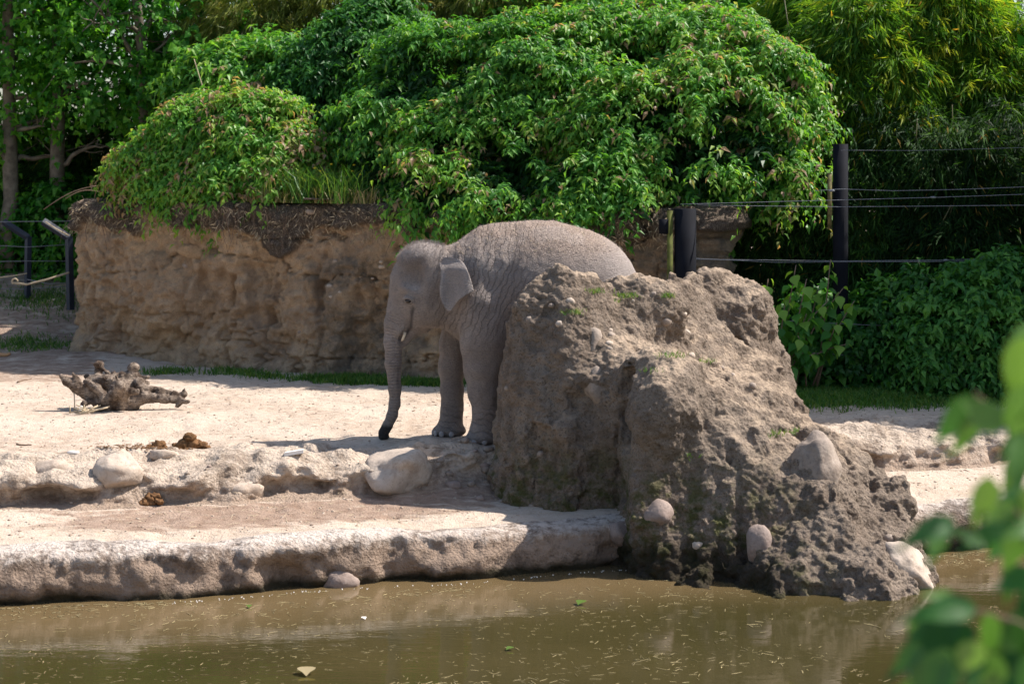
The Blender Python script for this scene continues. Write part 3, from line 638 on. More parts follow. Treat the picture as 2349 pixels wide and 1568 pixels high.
# smooth once, then wrinkle the surface
g = ev.grad(EVv, .03); d0 = ev.samp(EVv)
tp = np.array(tr_pts)[:, :3]; cum = np.concatenate([[0], np.cumsum(np.linalg.norm(np.diff(tp, axis=0), axis=1))])
bd = np.full(len(EVv), 9.0); bs = np.zeros(len(EVv))
for a, b, c0, c1, r0, r1 in zip(tp[:-1], tp[1:], cum[:-1], cum[1:], np.array(tr_pts)[:-1, 3], np.array(tr_pts)[1:, 3]):
    ab = b - a; t = np.clip(((EVv - a) @ ab) / (ab @ ab), 0, 1); d = np.linalg.norm(EVv - a - t[:, None] * ab, axis=1) - (r0 + (r1 - r0) * t)
    m_ = d < bd; bd[m_] = d[m_]; bs[m_] = (c0 + (c1 - c0) * t)[m_]
x, y, z = EVv[:, 0], EVv[:, 1], EVv[:, 2]
tm = (1 - sstep(.01, .05, bd)) * sstep(1.28, 1.08, z) * (x < -.42)
fold = x * .92 - (z - 1.4) * .38 + .25 * np.maximum(z - 1.6, 0)                 # lines running down the neck and shoulder
legm = sstep(.95, .75, z) * (x > -.3)
fold = np.where(legm > .5, z * .9 + .25 * x, fold)
fm = np.clip(sstep(-.35, -.1, x) * sstep(.95, .35, x) * sstep(.8, 1.1, z) * .9 + legm * .5 * sstep(.5, .2, z) + legm * .22, 0, 1)
dn = fbm(EVv * 6, 4, 81)
disp = .0035 * fbm(EVv * 22, 3, 83) + .006 * fbm(EVv * 7, 3, 82) * (1 - tm) + tm * .0018 * -np.abs(np.sin(bs * 56 + 2 * dn)) + fm * .003 * np.sin(fold * 48 + 5 * dn) * (1 - tm) * (legm < .5)
disp = disp - .012 * 0
EVv2 = EVv + g * disp[:, None]
dust = sstep(1.58, 1.86, z + .08 * dn) * sstep(-.25, .05, x); dust = np.clip(dust + .45 * sstep(1.68, 1.8, z) * (x < 0), 0, 1)
pale = np.exp(-(((x + .40) / .05) ** 2 + ((z - 1.40) / .03) ** 2)) + .8 * sstep(1.62, 1.72, z) * (x < -.15) + sstep(1.15, 1.5, x) * .8 * sstep(1.2, 1.5, z) + .4 * sstep(.2, .45, fbm(EVv * 3.2, 3, 85))
damp = sstep(.16, .11, z + .12 * (x + .66)) * (x < -.5) + .8 * np.exp(-(((x + .575) / .018) ** 2 + ((z - .58) / .085) ** 2)) * sstep(-.2, .35, fbm(EVv * P3(40, 1, 10), 2, 87)) * (y < 0) * (x < -.5)
damp = np.clip(damp + sstep(.035, .005, z) * .4 + .55 * np.exp(-(((x + .466) / .050) ** 2 + ((z - 1.283) / .038) ** 2) ** 2) + .3 * np.exp(-(((x + .33) / .10) ** 2 + ((z - 1.66) / .05) ** 2)), 0, 1)
bdm = np.full(len(x), 9.0)
for a_, b_ in [((-.425, 1.215), (-.440, 1.12)), ((-.440, 1.12), (-.452, 1.03)), ((-.452, 1.03), (-.53, .93))]:
    a_ = np.array(a_); b_ = np.array(b_); e_ = b_ - a_; t_ = np.clip(((x - a_[0]) * e_[0] + (z - a_[1]) * e_[1]) / (e_ @ e_), 0, 1); bdm = np.minimum(bdm, np.hypot(x - a_[0] - t_ * e_[0], z - a_[1] - t_ * e_[1]))
damp = np.clip(damp + .75 * np.exp(-(bdm / .016) ** 2) + .6 * sstep(.04, .0, np.hypot(x + .30, (z - 1.05) * 0) * 0 + np.abs(y)) * sstep(1.02, .93, z) * (x < -.42) * (x > -.52) * (bd > .03), 0, 1)  # mouth fold and opening darkened as painted crease shade, apart from the damp
ele = thing('elephant', 'young grey elephant standing side on behind the rock with its trunk hanging to the ground', 'elephant', (EX, EY, EZ))
off = np.array([EX, EY, EZ])
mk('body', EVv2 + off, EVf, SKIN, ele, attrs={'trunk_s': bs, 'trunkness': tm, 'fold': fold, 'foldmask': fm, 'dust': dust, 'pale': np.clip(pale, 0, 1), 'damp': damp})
def zero(n): return {k: np.zeros(n) for k in ('trunk_s', 'trunkness', 'fold', 'foldmask', 'dust', 'pale', 'damp')}
earp = np.array([(474, 345), (500, 331), (524, 327), (560, 330), (599, 338), (622, 357), (640, 382), (656, 418), (669, 457), (679, 490), (685, 517), (668, 528), (649, 537), (622, 555), (600, 572), (586, 588), (575, 602), (562, 622), (549, 640), (540, 646), (532, 646), (521, 636), (512, 622), (498, 600), (489, 577), (482, 548), (479, 517), (481, 487), (486, 457), (488, 430), (484, 400), (474, 370)], float)
for s in (-1, 1):
    c = np.array([566, 470.0]); rings = 14; n = len(earp); idx = np.linspace(0, n, 4 * n, endpoint=False); ep = np.stack([np.interp(idx, np.arange(n + 1), np.r_[earp[:, q], earp[0, q]]) for q in (0, 1)], -1); n = 4 * n
    tt_ = np.linspace(0, 1, rings)[1:]; g2 = c + (ep[None] - c) * tt_[:, None, None]; g2 = np.vstack([c[None], g2.reshape(-1, 2)])
    ex_ = (g2[:, 0] - 600) * .0015; ez_ = (1445 - g2[:, 1]) * .0015; u = (g2[:, 0] - 474) / 211; vv = (g2[:, 1] - 327) / 320
    rr = np.r_[0, np.repeat(tt_, n)]
    ey_ = .075 * (1 - sstep(0, .24, vv)) - (.262 + .17 * sstep(-.05, .8, u) + .10 * vv + .015 * np.sin(u * 7 + vv * 3) + .03 * vv * (1 - u)) - .035 * np.exp(-((u - .08) / .12) ** 2) * sstep(.1, .5, vv) - .012 * rr ** 6 * sstep(.15, .0, vv) + .004 * fbm(P3(ex_ * 14, 0, ez_ * 14), 3, 91)
    N = np.array([0, 1.0, 0]); V1 = P3(ex_, s * -ey_ * -1 if s < 0 else -ey_, ez_); V1[:, 1] = ey_ * (1 if s < 0 else -1); th = .011 * (1 - rr ** 4) + .0035
    V2 = V1.copy(); V2[:, 1] += (1 if s < 0 else -1) * th
    F = [[0, 1 + j, 1 + (j + 1) % n] for j in range(n)]; Fq = []
    for r_ in range(rings - 2):
        a0 = 1 + r_ * n
        for j in range(n): Fq.append([a0 + j, a0 + n + j, a0 + n + (j + 1) % n, a0 + (j + 1) % n])
    m0 = len(V1); F2 = [[m0 + a, m0 + c_, m0 + b_] for a, b_, c_ in F]; Fq2 = [[m0 + d for d in q[::-1]] for q in Fq]; a0 = 1 + (rings - 2) * n
    Fe = [[a0 + j, m0 + a0 + j, m0 + a0 + (j + 1) % n, a0 + (j + 1) % n] for j in range(n)]
    VV = np.vstack([V1, V2]); at = zero(len(VV)); at['pale'] = np.clip(.35 + .5 * sstep(.5, 1, np.r_[rr, rr]) * .6, 0, 1)
    mk('ear', VV + off, [np.array(Fq + Fq2 + Fe), np.array(F + F2)], SKIN, ele, attrs=at)
# eyes, lids, tusks, toenails
for s in (-1, 1):
    hit = ev.march((-.468, s * .7, 1.285), (0, -s, 0), 800, 1.0)
    yy_ = hit[1] if hit is not None else s * .25
    V, F = ICO[3]; eye = mk('eye', V * np.array([.027, .020, .021]) + off + np.array([-.468, yy_ - s * .008, 1.283]), F, EYEM, ele)
    lid = []
    for (rx, rz, zo, rad) in ((.036, .022, .003, .0085), (.052, .037, 0, .0065)):
        a = np.linspace(0, 2 * np.pi, 25); pts = []
        for q in a:
            px_, pz_ = -.468 + rx * math.cos(q), 1.283 + zo + rz * math.sin(q) - .15 * rx * math.cos(q); h_ = ev.march((px_, s * .7, pz_), (0, -s, 0), 800, 1.0)
            pts.append((px_, (h_[1] if h_ is not None else yy_) + s * .0015, pz_))
        lid.append(tube(np.array(pts) + off, rad * (1 + .25 * np.sin(a)), 8, cap=False))
    V, F = merge(lid); at_ = zero(len(V)); at_['pale'] += .5; mk('eyelid', V, F, SKIN, ele, attrs=at_)
    pts = np.array([(-.525, s * .085, .99), (-.532, s * .088, .955), (-.545, s * .09, .925), (-.556, s * .09, .91)]); pts[:, 0] += .02
    V, F = tube(pts + off, [.015, .0145, .012, .004], 10); mk('tusk', V, F, IVORY, ele)
V, F = tube(np.array([(-.43, 0, 1.0), (-.48, 0, .935), (-.515, 0, .885), (-.523, 0, .862)]) + off, [.045, .034, .026, .012], 10); mk('lower_lip', V, F, MOUTH, ele)
for fx, fy, side in [(-.115, .235, 0), (.195, -.285, 1), (1.2, -.27, 1), (1.36, .27, 0)]:
    for a in (200, 232, 262, 298) if True else ():
        ar = R(a - 18); q = np.array([fx + .150 * math.cos(ar), fy + .128 * math.sin(ar), .036]); V, F = stone((0, 0, 0), (.012, .027, .030), 3, 2, .05); ca, sa = math.cos(ar), math.sin(ar)
        V = V @ np.array([[ca, sa, 0], [-sa, ca, 0], [0, 0, 1]]); mk('toenail', V + q + off, F, NAIL, ele)
# short hair on crown and back, straw thrown over the back
def hairs(sel, n, L, seed, wid):
    rg = np.random.default_rng(seed); ids = rg.choice(np.nonzero(sel)[0], n); P = EVv2[ids]; N = g[ids]; L = L * rg.uniform(.4, 1.2, n)[:, None]
    d = unit(N + rg.normal(size=(n, 3)) * .35 + np.array([.25, 0, .15])); s = unit(np.cross(d, rg.normal(size=(n, 3)))) * wid; m_ = P + d * L * .6; t = P + d * L + np.array([.3, 0, -.1]) * L
    V = np.stack([P - s, P + s, m_ + s * .6, m_ - s * .6, t], 1).reshape(-1, 3); o = np.arange(n)[:, None] * 5
    return V, [o + np.array([[0, 1, 2, 3]]), o + np.array([[3, 2, 4]])]
V, F = merge([hairs((x < -.15) & (z > 1.6) & (x > -.58), 2600, .045, 1, .0011), hairs((x > -.15) & (z > 1.72), 4200, .02, 2, .0010), hairs((x < -.2) & (z > 1.3) & (z < 1.6), 500, .02, 4, .0008)])
mk('hair', V + off, F, HAIR, ele, kind='stuff')
ids = rng.choice(np.nonzero((dust > .5) & (y < .3))[0], 420); flecks('straw_bits', EVv2[ids] + g[ids] * .004 + off, .014, .0018, 5, STRAW, parent=ele, tilt=.4)

# ------------------------------------------------------------------ rock outcrop
RP = [(1290,614,17.7),(1250,635,17.7),(1215,680,17.65),(1180,745,17.6),(1152,830,17.6),(1145,900,17.6),(1330,630,17.8),(1370,650,17.95),(1420,652,18.1),(1475,640,18.4),(1540,618,18.9),(1590,620,19.2),(1640,620,19.5),(1690,640,19.7),(1730,690,19.8),(1760,750,19.9),(1785,830,19.95),
  (1310,700,17.5),(1400,720,17.7),(1500,720,18.2),(1600,720,18.8),(1660,720,19.2),(1300,780,17.35),(1400,790,17.45),(1500,790,17.8),(1600,800,18.3),(1690,800,18.9),(1230,790,17.5),(1330,830,17.3),(1430,845,17.0),(1500,860,16.75),(1560,900,16.6),(1600,850,17.5),(1690,880,17.6),(1760,900,17.9),(1800,930,18.2),(1832,980,18.0),
  (1640,945,16.65),(1720,960,17.0),(1800,990,17.2),(1860,1000,17.2),(1900,1010,17.1),(1660,1060,16.4),(1780,1040,16.6),(1850,1050,16.5),(1930,1040,16.9),(2000,1080,16.9),(1950,1130,16.4),(2050,1150,16.7),(2082,1210,16.6),(1850,1150,16.15),(1780,1180,16.05),(1950,1200,16.1),(2020,1230,16.15),(1690,1180,16.2),(1600,1120,16.4),
  (1850,1270,15.75),(1950,1270,15.75),(1750,1290,15.8),(2040,1290,15.75),(1940,1335,15.45),(2030,1335,15.4),(1860,1350,15.5),(1650,1280,16.1),(1560,1200,16.35)]
RP = np.array([W(*q) for q in RP] + [(.3, 18.1, 1.0), (.7, 18.2, 1.1), (1.1, 18.6, .9), (1.4, 19.2, 1.0), (1.7, 20.0, .8), (2.2, 20.4, .5), (2.7, 20.1, .3), (2.75, 19.2, .35), (2.9, 18.3, .1), (3.1, 17.5, -.1), (3.35, 16.6, -.45), (.9, 19.5, .3), (3.3, 15.5, -1.0), (2.3, 14.9, -1.1), (1.2, 15.4, -.9), (0, 18.6, .5)])
def tps(r2): return r2 * np.log(np.maximum(r2, 1e-9)) * .5
n_ = len(RP); d2_ = ((RP[:, None, :2] - RP[None, :, :2]) ** 2).sum(-1); A_ = np.zeros((n_ + 3, n_ + 3)); A_[:n_, :n_] = tps(d2_) + np.eye(n_) * .012; A_[:n_, n_:] = np.c_[np.ones(n_), RP[:, :2]]; A_[n_:, :n_] = A_[:n_, n_:].T
cw_ = np.linalg.solve(A_, np.r_[RP[:, 2], 0, 0, 0])
rv = Vol((-.6, 14.7, -1.5), (4.0, 21.1, 2.0), .05)
gx, gy = np.meshgrid(rv.ax[0], rv.ax[1], indexing='ij'); hh = cw_[n_] + cw_[n_ + 1] * gx + cw_[n_ + 2] * gy
for q_, c_ in zip(RP, cw_[:n_]): hh = hh + c_ * tps((gx - q_[0]) ** 2 + (gy - q_[1]) ** 2)
PG = np.array([(-.10, 17.75), (-.04, 17.5), (.12, 17.36), (.45, 17.22), (.80, 17.02), (1.02, 16.75), (1.10, 16.4), (1.30, 16.15), (1.72, 15.72), (2.15, 15.28), (2.6, 15.2), (2.95, 15.3), (3.15, 15.75), (3.2, 16.3), (3.18, 16.8), (2.95, 17.6), (2.72, 18.4), (2.62, 19.0), (2.68, 19.7), (2.5, 20.25), (2.0, 20.5), (1.5, 20.2), (1.1, 19.4), (.85, 18.5), (.5, 18.15), (.1, 18.15), (-.08, 18.0)])
pd = np.full(gx.shape, 9.0); ins_ = np.zeros(gx.shape, bool)
for a_, b_ in zip(PG, np.roll(PG, -1, 0)):
    e_ = b_ - a_; t_ = np.clip(((gx - a_[0]) * e_[0] + (gy - a_[1]) * e_[1]) / (e_ @ e_), 0, 1); pd = np.minimum(pd, np.hypot(gx - a_[0] - t_ * e_[0], gy - a_[1] - t_ * e_[1]))
    c_ = ((a_[1] > gy) != (b_[1] > gy)) & (gx < (b_[0] - a_[0]) * (gy - a_[1]) / (b_[1] - a_[1] + 1e-12) + a_[0]); ins_ ^= c_
pd = np.where(ins_, -pd, pd); zz_ = rv.ax[2][None, None, :]
v1 = (zz_ - hh[:, :, None]) * .62; v2 = pd[:, :, None] - .10 * np.clip(.4 - zz_, 0, 1.2) - .03; k_s = .16
rv.v = (np.maximum(v1, v2) + np.maximum(k_s - np.abs(v1 - v2), 0) ** 2 / (4 * k_s)).astype(np.float32)
# the separate slab leaning on the right with a deep joint, and gullies in the front
rv.ell((.58, 17.85, 1.18), (.30, .22, .31), .1); rv.ell((1.12, 18.15, 1.18), (.42, .24, .29), .12); rv.ell((.28, 17.72, 1.08), (.28, .2, .33), .1); rv.ell((1.27, 16.72, .40), (.28, .34, .44), .12)
rv.ell((2.10, 19.6, .78), (.44, .45, .60), .06, ry=-.25); rv.cone((2.36, 19.5, .60), (2.30, 19.5, .22), .20, .17, .08)
for a, b, r_ in [((1.80, 19.2, 1.44), (2.28, 19.02, .35), .06), ((2.55, 19.4, .30), (2.66, 19.4, .0), .13), ((.74, 17.1, .85), (.80, 16.95, -.35), .10), ((2.28, 15.95, .05), (2.33, 15.5, -.7), .07), ((1.72, 16.2, .10), (1.62, 15.9, -.75), .12),
                 ((2.55, 16.5, .12), (2.70, 15.9, -.45), .07), ((2.85, 16.35, -.15), (2.9, 16.15, -.4), .10), ((.32, 17.3, .75), (.40, 17.2, .0), .07), ((2.05, 15.7, -.25), (2.0, 15.3, -.9), .07), ((2.62, 15.6, -.45), (2.66, 15.1, -.9), .06), ((1.0, 17.0, .70), (.95, 16.9, .3), .09), ((.58, 17.08, .48), (.70, 16.92, -.3), .22), ((.92, 16.85, .3), (.95, 16.7, -.1), .07), ((1.55, 15.95, .02), (1.85, 15.9, -.02), .19), ((.22, 17.22, .20), (.28, 17.12, -.1), .15), ((1.45, 16.35, .35), (1.35, 16.2, -.2), .10), ((2.95, 15.9, -.3), (2.6, 15.35, -.55), .04)]:
    rv.cone(a, b, r_, r_ * 1.2, .10, sub=True)
rv.noise(lambda p: .055 * fbm(p * 1.7, 3, 101) + .045 * fbm(p * 4.6, 3, 103) + (.12 * fbm(p * np.array([2.8, 2.8, .6], np.float32), 3, 104) + .07 * sstep(.10, .0, np.abs(fbm(p * np.array([2.2, 2.2, .6], np.float32), 3, 108)))) * sstep(.9, .2, p[:, 2] + (p[:, 1] - 17) * .25), .4)
rv.up2()
def ridged(p, o, seed): return 1 - 2 * np.abs(fbm(p, o, seed))
rv.noise(lambda p: .030 * fbm(p * 10, 3, 105) - .03 * np.clip(ridged(p * 3.5, 3, 106) - .75, 0, 1) * 0, .08)
RV, RF = rv.nets()
def subdiv(V, F):
    E_ = np.stack([F, np.roll(F, -1, 1)], -1).reshape(-1, 2); E_.sort(1); key = E_[:, 0].astype(np.int64) * len(V) + E_[:, 1]; u_, inv = np.unique(key, return_inverse=True); n0 = len(V)
    em = (V[u_ // n0] + V[u_ % n0]) / 2; inv = inv.reshape(-1, 4) + n0; fc = V[F].mean(1); f0 = n0 + len(u_) + np.arange(len(F))
    return np.vstack([V, em, fc]), np.vstack([np.stack([F[:, i_], inv[:, i_], f0, inv[:, i_ - 1]], -1) for i_ in range(4)])
far_ = RV[RF].mean(1); vis_ = (far_[:, 2] > -.95); RF = RF[vis_]
RV, RF = subdiv(RV, RF); g_ = rv.grad(RV, .04)
lump = cell(RV * 7.5 + .3 * np.stack([vn(RV * 5, 3), vn(RV * 5, 4), vn(RV * 5, 5)], -1), 107); lump2 = cell(RV * 19, 109)
rgh = .6 + .6 * fbm(RV * .9, 2, 111) + .5 * sstep(.2, -.4, RV[:, 2])
pit = sstep(.18, .45, fbm(RV * 6.5, 3, 113)) * sstep(-.3, .3, fbm(RV * 1.6, 2, 114))
RV2 = RV + g_ * (rgh * (.040 * (.55 - lump)) + rgh * .026 * (.5 - lump2) - .038 * pit + .012 * fbm(RV * 32, 3, 116))[:, None]
keep = np.ones(len(RV2), bool)
upn = g_[:, 2]; straw = sstep(.55, .9, upn) * sstep(-.1, .3, RV[:, 2] + .5 * fbm(RV * 1.1, 3, 115))
moss = sstep(.3, -.3, RV[:, 2]) * sstep(.95, -.1, RV[:, 0] - 1.9 + .4 * fbm(RV * 1.3, 3, 117)); wl = sstep(-.40, -.68, RV[:, 2] + .12 * fbm(RV * 3, 3, 119)) * sstep(2.35, 1.9, RV[:, 0])
rock = mk('rock_outcrop', RV2, RF, ROCK, None, loc=(1.5, 17.5, -.4), attrs={'straw': straw, 'moss': moss, 'wetline': wl}, label='large rough brown rock ridge running down into the pond in front of the elephant', cat='rock')
def rock_hit(X, Y):
    o = np.array([0, 0, CH]); d = W(X, Y, 20.0) - o; t0 = 14 / 20
    return rv.march(o + d * t0, d, 1600, 8.5)
def set_stone(parent, X, Y, s, seed, mat, sub=2, name='cobble', sink=.62, sharp=1, label=None):
    h = rock_hit(X, Y)
    if h is None: return
    sx = s if np.iterable(s) else (s, s * .85, s * .8); dirn = unit(h - np.array([0, 0, CH])); c = h + dirn * sx[1] * sink
    o = stones(parent, name, [(c, sx, seed, sub, sharp, seed)], mat)[0]
    if label: tag(o, label)
for i, (X, Y, s) in enumerate([(1307, 692, .052), (1215, 732, .04), (1284, 742, .04), (1527, 736, .062), (1397, 757, .035), (1402, 768, .045), (1397, 788, .042), (1398, 800, .03), (1160, 775, .04), (1165, 890, .035), (1575, 762, .04), (1265, 700, .03),
                               (1570, 720, .03), (1655, 845, .035), (1585, 815, .04), (1725, 885, .045), (1680, 860, .03), (1905, 1030, .045), (1880, 1040, .07), (2040, 1235, .05), (1600, 1250, .05), (1240, 1040, .04), (1450, 690, .03), (1500, 675, .04), (1350, 850, .03)]):
    set_stone(rock, X, Y, s, 200 + i, COB if i % 2 else PALE)
set_stone(rock, 1358, 795, (.085, .12, .17), 301, COB, 3, 'boulder', .8, 4); set_stone(rock, 1372, 890, (.12, .14, .19), 302, COB, 3, 'boulder', .8, 4)
set_stone(rock, 1510, 1185, (.13, .14, .14), 303, PINK, 3, 'boulder', .45, 3, 'smooth pinkish boulder in the dark foot of the rock')
set_stone(rock, 1745, 1250, (.13, .12, .17), 304, PINK, 3, 'boulder', .5, 3, 'smooth grey pink boulder above the waterline')
set_stone(rock, 1862, 1085, (.22, .22, .30), 305, COB, 4, 'boulder', .72, 5, 'large smooth grey boulder in the sunlit front of the rock')
p = W(2075, 1300, 15.95); b = stones(rock, 'boulder', [(p, (.27, .2, .17), 312, 4, 1, .3)], PALE)[0]; b.rotation_euler = (0, R(32), 0); tag(b, 'smooth pale boulder at the right end of the rock beside the water')
tufts = []
for X, Y, n, sp in [(1360, 668, 130, .05), (1440, 678, 190, .07), (1410, 690, 80, .06), (1530, 678, 90, .04), (1310, 715, 110, .05), (1545, 815, 80, .06), (1620, 830, 70, .05), (1770, 995, 70, .06), (1830, 992, 110, .04), (1580, 1045, 40, .04), (1500, 850, 30, .05)]:
    h = rock_hit(X, Y)
    if h is not None: V, F, t = blades([h + np.array([0, 0.02, -.01])], n, .05, (sp, sp, .008), X, .0028, .9); tufts.append((V, F, t))
V, F = merge([(a, b) for a, b, c in tufts]); mk('grass_tufts', V, F, DRYG if False else GRASS, rock, attrs={'tint': np.concatenate([c for a, b, c in tufts]) * .6 + .4}, kind='stuff')
# mossy grass at the foot of the rock on the terrace
cs = [on_ground(X, Y, -.35) for X, Y in [(1390, 1105), (1350, 1115), (1420, 1130), (1330, 1100), (1440, 1150), (1370, 1130)]]
grass('moss_grass', cs, 800, .05, (.10, .06), 41, None, GRASS, True, 'low dark green grass and moss at the left foot of the rock', .004)

# ------------------------------------------------------------------ earth wall
cp = np.array([(-3.6, 33.5), (-4.9, 30), (-5.55, 27.4), (-5.62, 26.4), (-5.15, 25.7), (-4.2, 25.0), (-2.8, 24.2), (-1.2, 23.5), (.6, 23.0), (2.0, 22.85), (2.45, 22.95), (2.58, 23.4), (2.6, 24.5), (2.6, 27)])
def smooth_path(cp, n):
    L = np.concatenate([[0], np.cumsum(np.linalg.norm(np.diff(cp, axis=0), axis=1))]); s = np.linspace(0, L[-1], n * 4); q = np.stack([np.interp(s, L, cp[:, 0]), np.interp(s, L, cp[:, 1])], -1)
    for _ in range(60 * n // 400): q[1:-1] = (q[:-2] + 2 * q[1:-1] + q[2:]) / 4
    return q
pth = smooth_path(cp, 400); Lp = np.concatenate([[0], np.cumsum(np.linalg.norm(np.diff(pth, axis=0), axis=1))])
vis = np.arange(5.0, 16.2, .018); ss = np.concatenate([np.arange(0, 5, .15), vis, np.arange(16.2, Lp[-1], .15)])
bx_, by_ = np.interp(ss, Lp, pth[:, 0]), np.interp(ss, Lp, pth[:, 1]); tx, ty = np.gradient(bx_, ss), np.gradient(by_, ss); tl = np.hypot(tx, ty); nx_, ny_ = ty / tl, -tx / tl
pv = seg([(.10, -.25), (.06, .0), (.0, .25), (-.02, .6), (.02, 1.1), (.0, 1.55), (.03, 1.82), (0, 1.93), (-.09, 1.98)], 118); top = seg([(-.09, 1.98), (-.6, 2.0), (-5, 2.05)], 26)[1:]
pv = np.vstack([pv, top]); O = np.broadcast_to(pv[:, :1], (len(pv), len(ss))).copy(); Zw = np.broadcast_to(pv[:, 1:], O.shape).copy(); S = np.broadcast_to(ss[None], O.shape)
face = sstep(-.5, -.12, O); pp = P3(S * .9, 0, Zw * 1.1)
O += face * (.13 * fbm(pp * 1.0, 3, 121) + .10 * fbm(pp * 3.1, 4, 123) + .07 * fbm(pp * 9, 4, 125) + .024 * fbm(pp * 28, 3, 127) + .03 * (.5 - cell(pp * 4.2 + .5 * fbm(pp * 3, 2, 124)[..., None], 126)) * sstep(-.2, .3, fbm(pp * 1.2, 2, 128)))
f2 = fbm(P3(S * 1.3, 2, Zw * 1.0), 4, 129); O -= face * .13 * sstep(.12, .2, f2) * sstep(1.5, 1.1, Zw) + face * .07 * sstep(.0, .06, fbm(P3(S * 2.2, 5, Zw * 1.3), 4, 131)) * sstep(.1, .4, Zw)
O += face * (.055 * fbm(P3(S * 2.6, 7, Zw * .8), 4, 145) - .06 * sstep(.10, .0, np.abs(fbm(P3(S * 1.7, 8, Zw * .7), 4, 147))) * sstep(1.5, 1.0, Zw)); crack = np.abs(fbm(P3(S * .8, 9, Zw * 2.2), 5, 133)); O -= face * .08 * sstep(.035, .0, crack) + face * .05 * sstep(.03, 0, np.abs(fbm(P3(S * 3.1, 19, Zw * 2.6), 4, 134))) * sstep(-.1, .3, fbm(pp, 2, 136))
rtm = sstep(1.62, 1.70, Zw + .34 * fbm(P3(S * 1.1, 1, Zw * 2), 5, 135) - .04 + .22 * np.exp(-((S - 11.1) / .35) ** 2)) * (1 - .0 * S); O += face * rtm * (.085 + .05 * fbm(P3(S * 6, 1, Zw * 6), 4, 137)); 
Zw2 = Zw - .10 * sstep(8, 10, S) * sstep(1.2, 1.9, Zw) * 0 + .05 * fbm(P3(S * .9, 4, O * .5), 3, 139) * sstep(1.3, 1.9, Zw) + rtm * .02 * fbm(P3(S * 14, Zw * 14, O * 14), 3, 141)
stain_shade = np.clip(1.3 * np.exp(-(((S - 12.05) / .55) ** 2 + ((Zw - 1.2 - .12 * (S - 12)) / .20) ** 2)) + .85 * sstep(11.4, 11.8, S) * sstep(13.2, 12.6, S) * sstep(1.0, .75, Zw) + .6 * np.exp(-(((S - 9.4) / .3) ** 2 + ((Zw - 1.25) / .25) ** 2)) + .9 * sstep(14.9, 15.5, S), 0, 1)  # right end darkened as painted hedge shade; the other patches are real stains
stain_shade = stain_shade * (1 - .0)
WV = P3(bx_[None] + nx_[None] * O, by_[None] + ny_[None] * O, Zw2); m_ = len(ss)
i = np.arange(len(pv) - 1)[:, None] * m_; j = np.arange(m_ - 1)[None]; F = np.stack([i + j, i + j + 1, i + m_ + j + 1, i + m_ + j], -1).reshape(-1, 4)
wall = mk('earth_wall', WV.reshape(-1, 3), F, WALL, None, loc=(-2, 24.5, 0), attrs={'stain_shade': stain_shade.ravel(), 'roots': (rtm * (Zw > 1.3)).ravel()}, label='tall brown packed earth wall with a matted root layer along its top', cat='wall')
WS_ = S
def wall_S(X, Y):
    k = .4359 / FPX; q = (X - 1174.5) * k
    c = (WV[:118, :, 0] - q * WV[:118, :, 1]) ** 2 + ((WV[:118, :, 2] - CH) - (HZ / .4359 - Y) * k * WV[:118, :, 1]) ** 2 + (WV[:118, :, 1] > 27.5) * 9
    a = np.unravel_index(np.argmin(c), c.shape); return WS_[a], Zw[a]
for q in [(745,650),(830,640),(880,600),(790,800),(860,780),(700,530),(380,600)]: print('WS', q, wall_S(*q))
def wall_pt(X, Y):
    """point of the wall face seen at picture position"""
    k = .4359 / FPX; q = (X - 1174.5) * k
    c = (WV[:118, :, 0] - q * WV[:118, :, 1]) ** 2 + ((WV[:118, :, 2] - CH) - (HZ / .4359 - Y) * k * WV[:118, :, 1]) ** 2 + (WV[:118, :, 1] > 27.5) * 9
    a = np.unravel_index(np.argmin(c), c.shape); return WV[a]
for i, (X, Y, s) in enumerate([(757, 655, .05), (827, 635, .04), (875, 610, .045), (852, 637, .025), (781, 668, .025), (760, 680, .03), (875, 600, .03), (905, 635, .03), (200, 595, .05), (428, 610, .05), (712, 485, .07), (935, 470, .06), (770, 600, .04), (690, 760, .04)]):
    q = wall_pt(X, Y); stones(wall, 'stone', [(q + np.array([0, .3 * s, 0]), (s, s * .6, s * .6), 400 + i, 2, 2)], LSTONE if i < 8 else COB)
for X, Y, s, sd_ in [(440, 572, (.17, .07, .11), 420), (865, 685, (.20, .08, .11), 422), (430, 745, (.12, .08, .12), 423)]:
    q = wall_pt(X, Y); stones(wall, 'stone', [(q + np.array([0, .03, 0]), s, sd_, 3, 5)], WALL)
# hanging roots under the shrubs and dry matted fibres at the corner
rp = []; rg = np.random.default_rng(5)
for X in np.r_[rg.uniform(420, 660, 26), rg.uniform(150, 420, 16), rg.uniform(850, 1560, 30)]:
    q = wall_pt(X, rg.uniform(470, 500)) + np.array([0, -.06, 0]); L = rg.uniform(.1, .5); t = np.linspace(0, 1, 7)[:, None]
    pts = q + np.array([rg.normal() * .25, -.05, -1.0]) * L * t + np.cumsum(rg.normal(size=(7, 3)) * .012, 0); rp.append(tube(pts, np.linspace(.0045, .002, 7), 4, cap=False))
for X, Y, X2, Y2 in [(100, 480, 225, 425), (225, 425, 215, 470), (150, 455, 230, 440), (225, 440, 290, 460)]:
    a = W(X, Y, 26.0); b = W(X2, Y2, 26.1); t = np.linspace(0, 1, 8)[:, None]; rp.append(tube(a + (b - a) * t + np.array([0, 0, .06]) * np.sin(t * 3.14), .006, 4))
V, F = merge(rp); mk('hanging_roots', V, F, TWIG, wall, kind='stuff')
fb = []
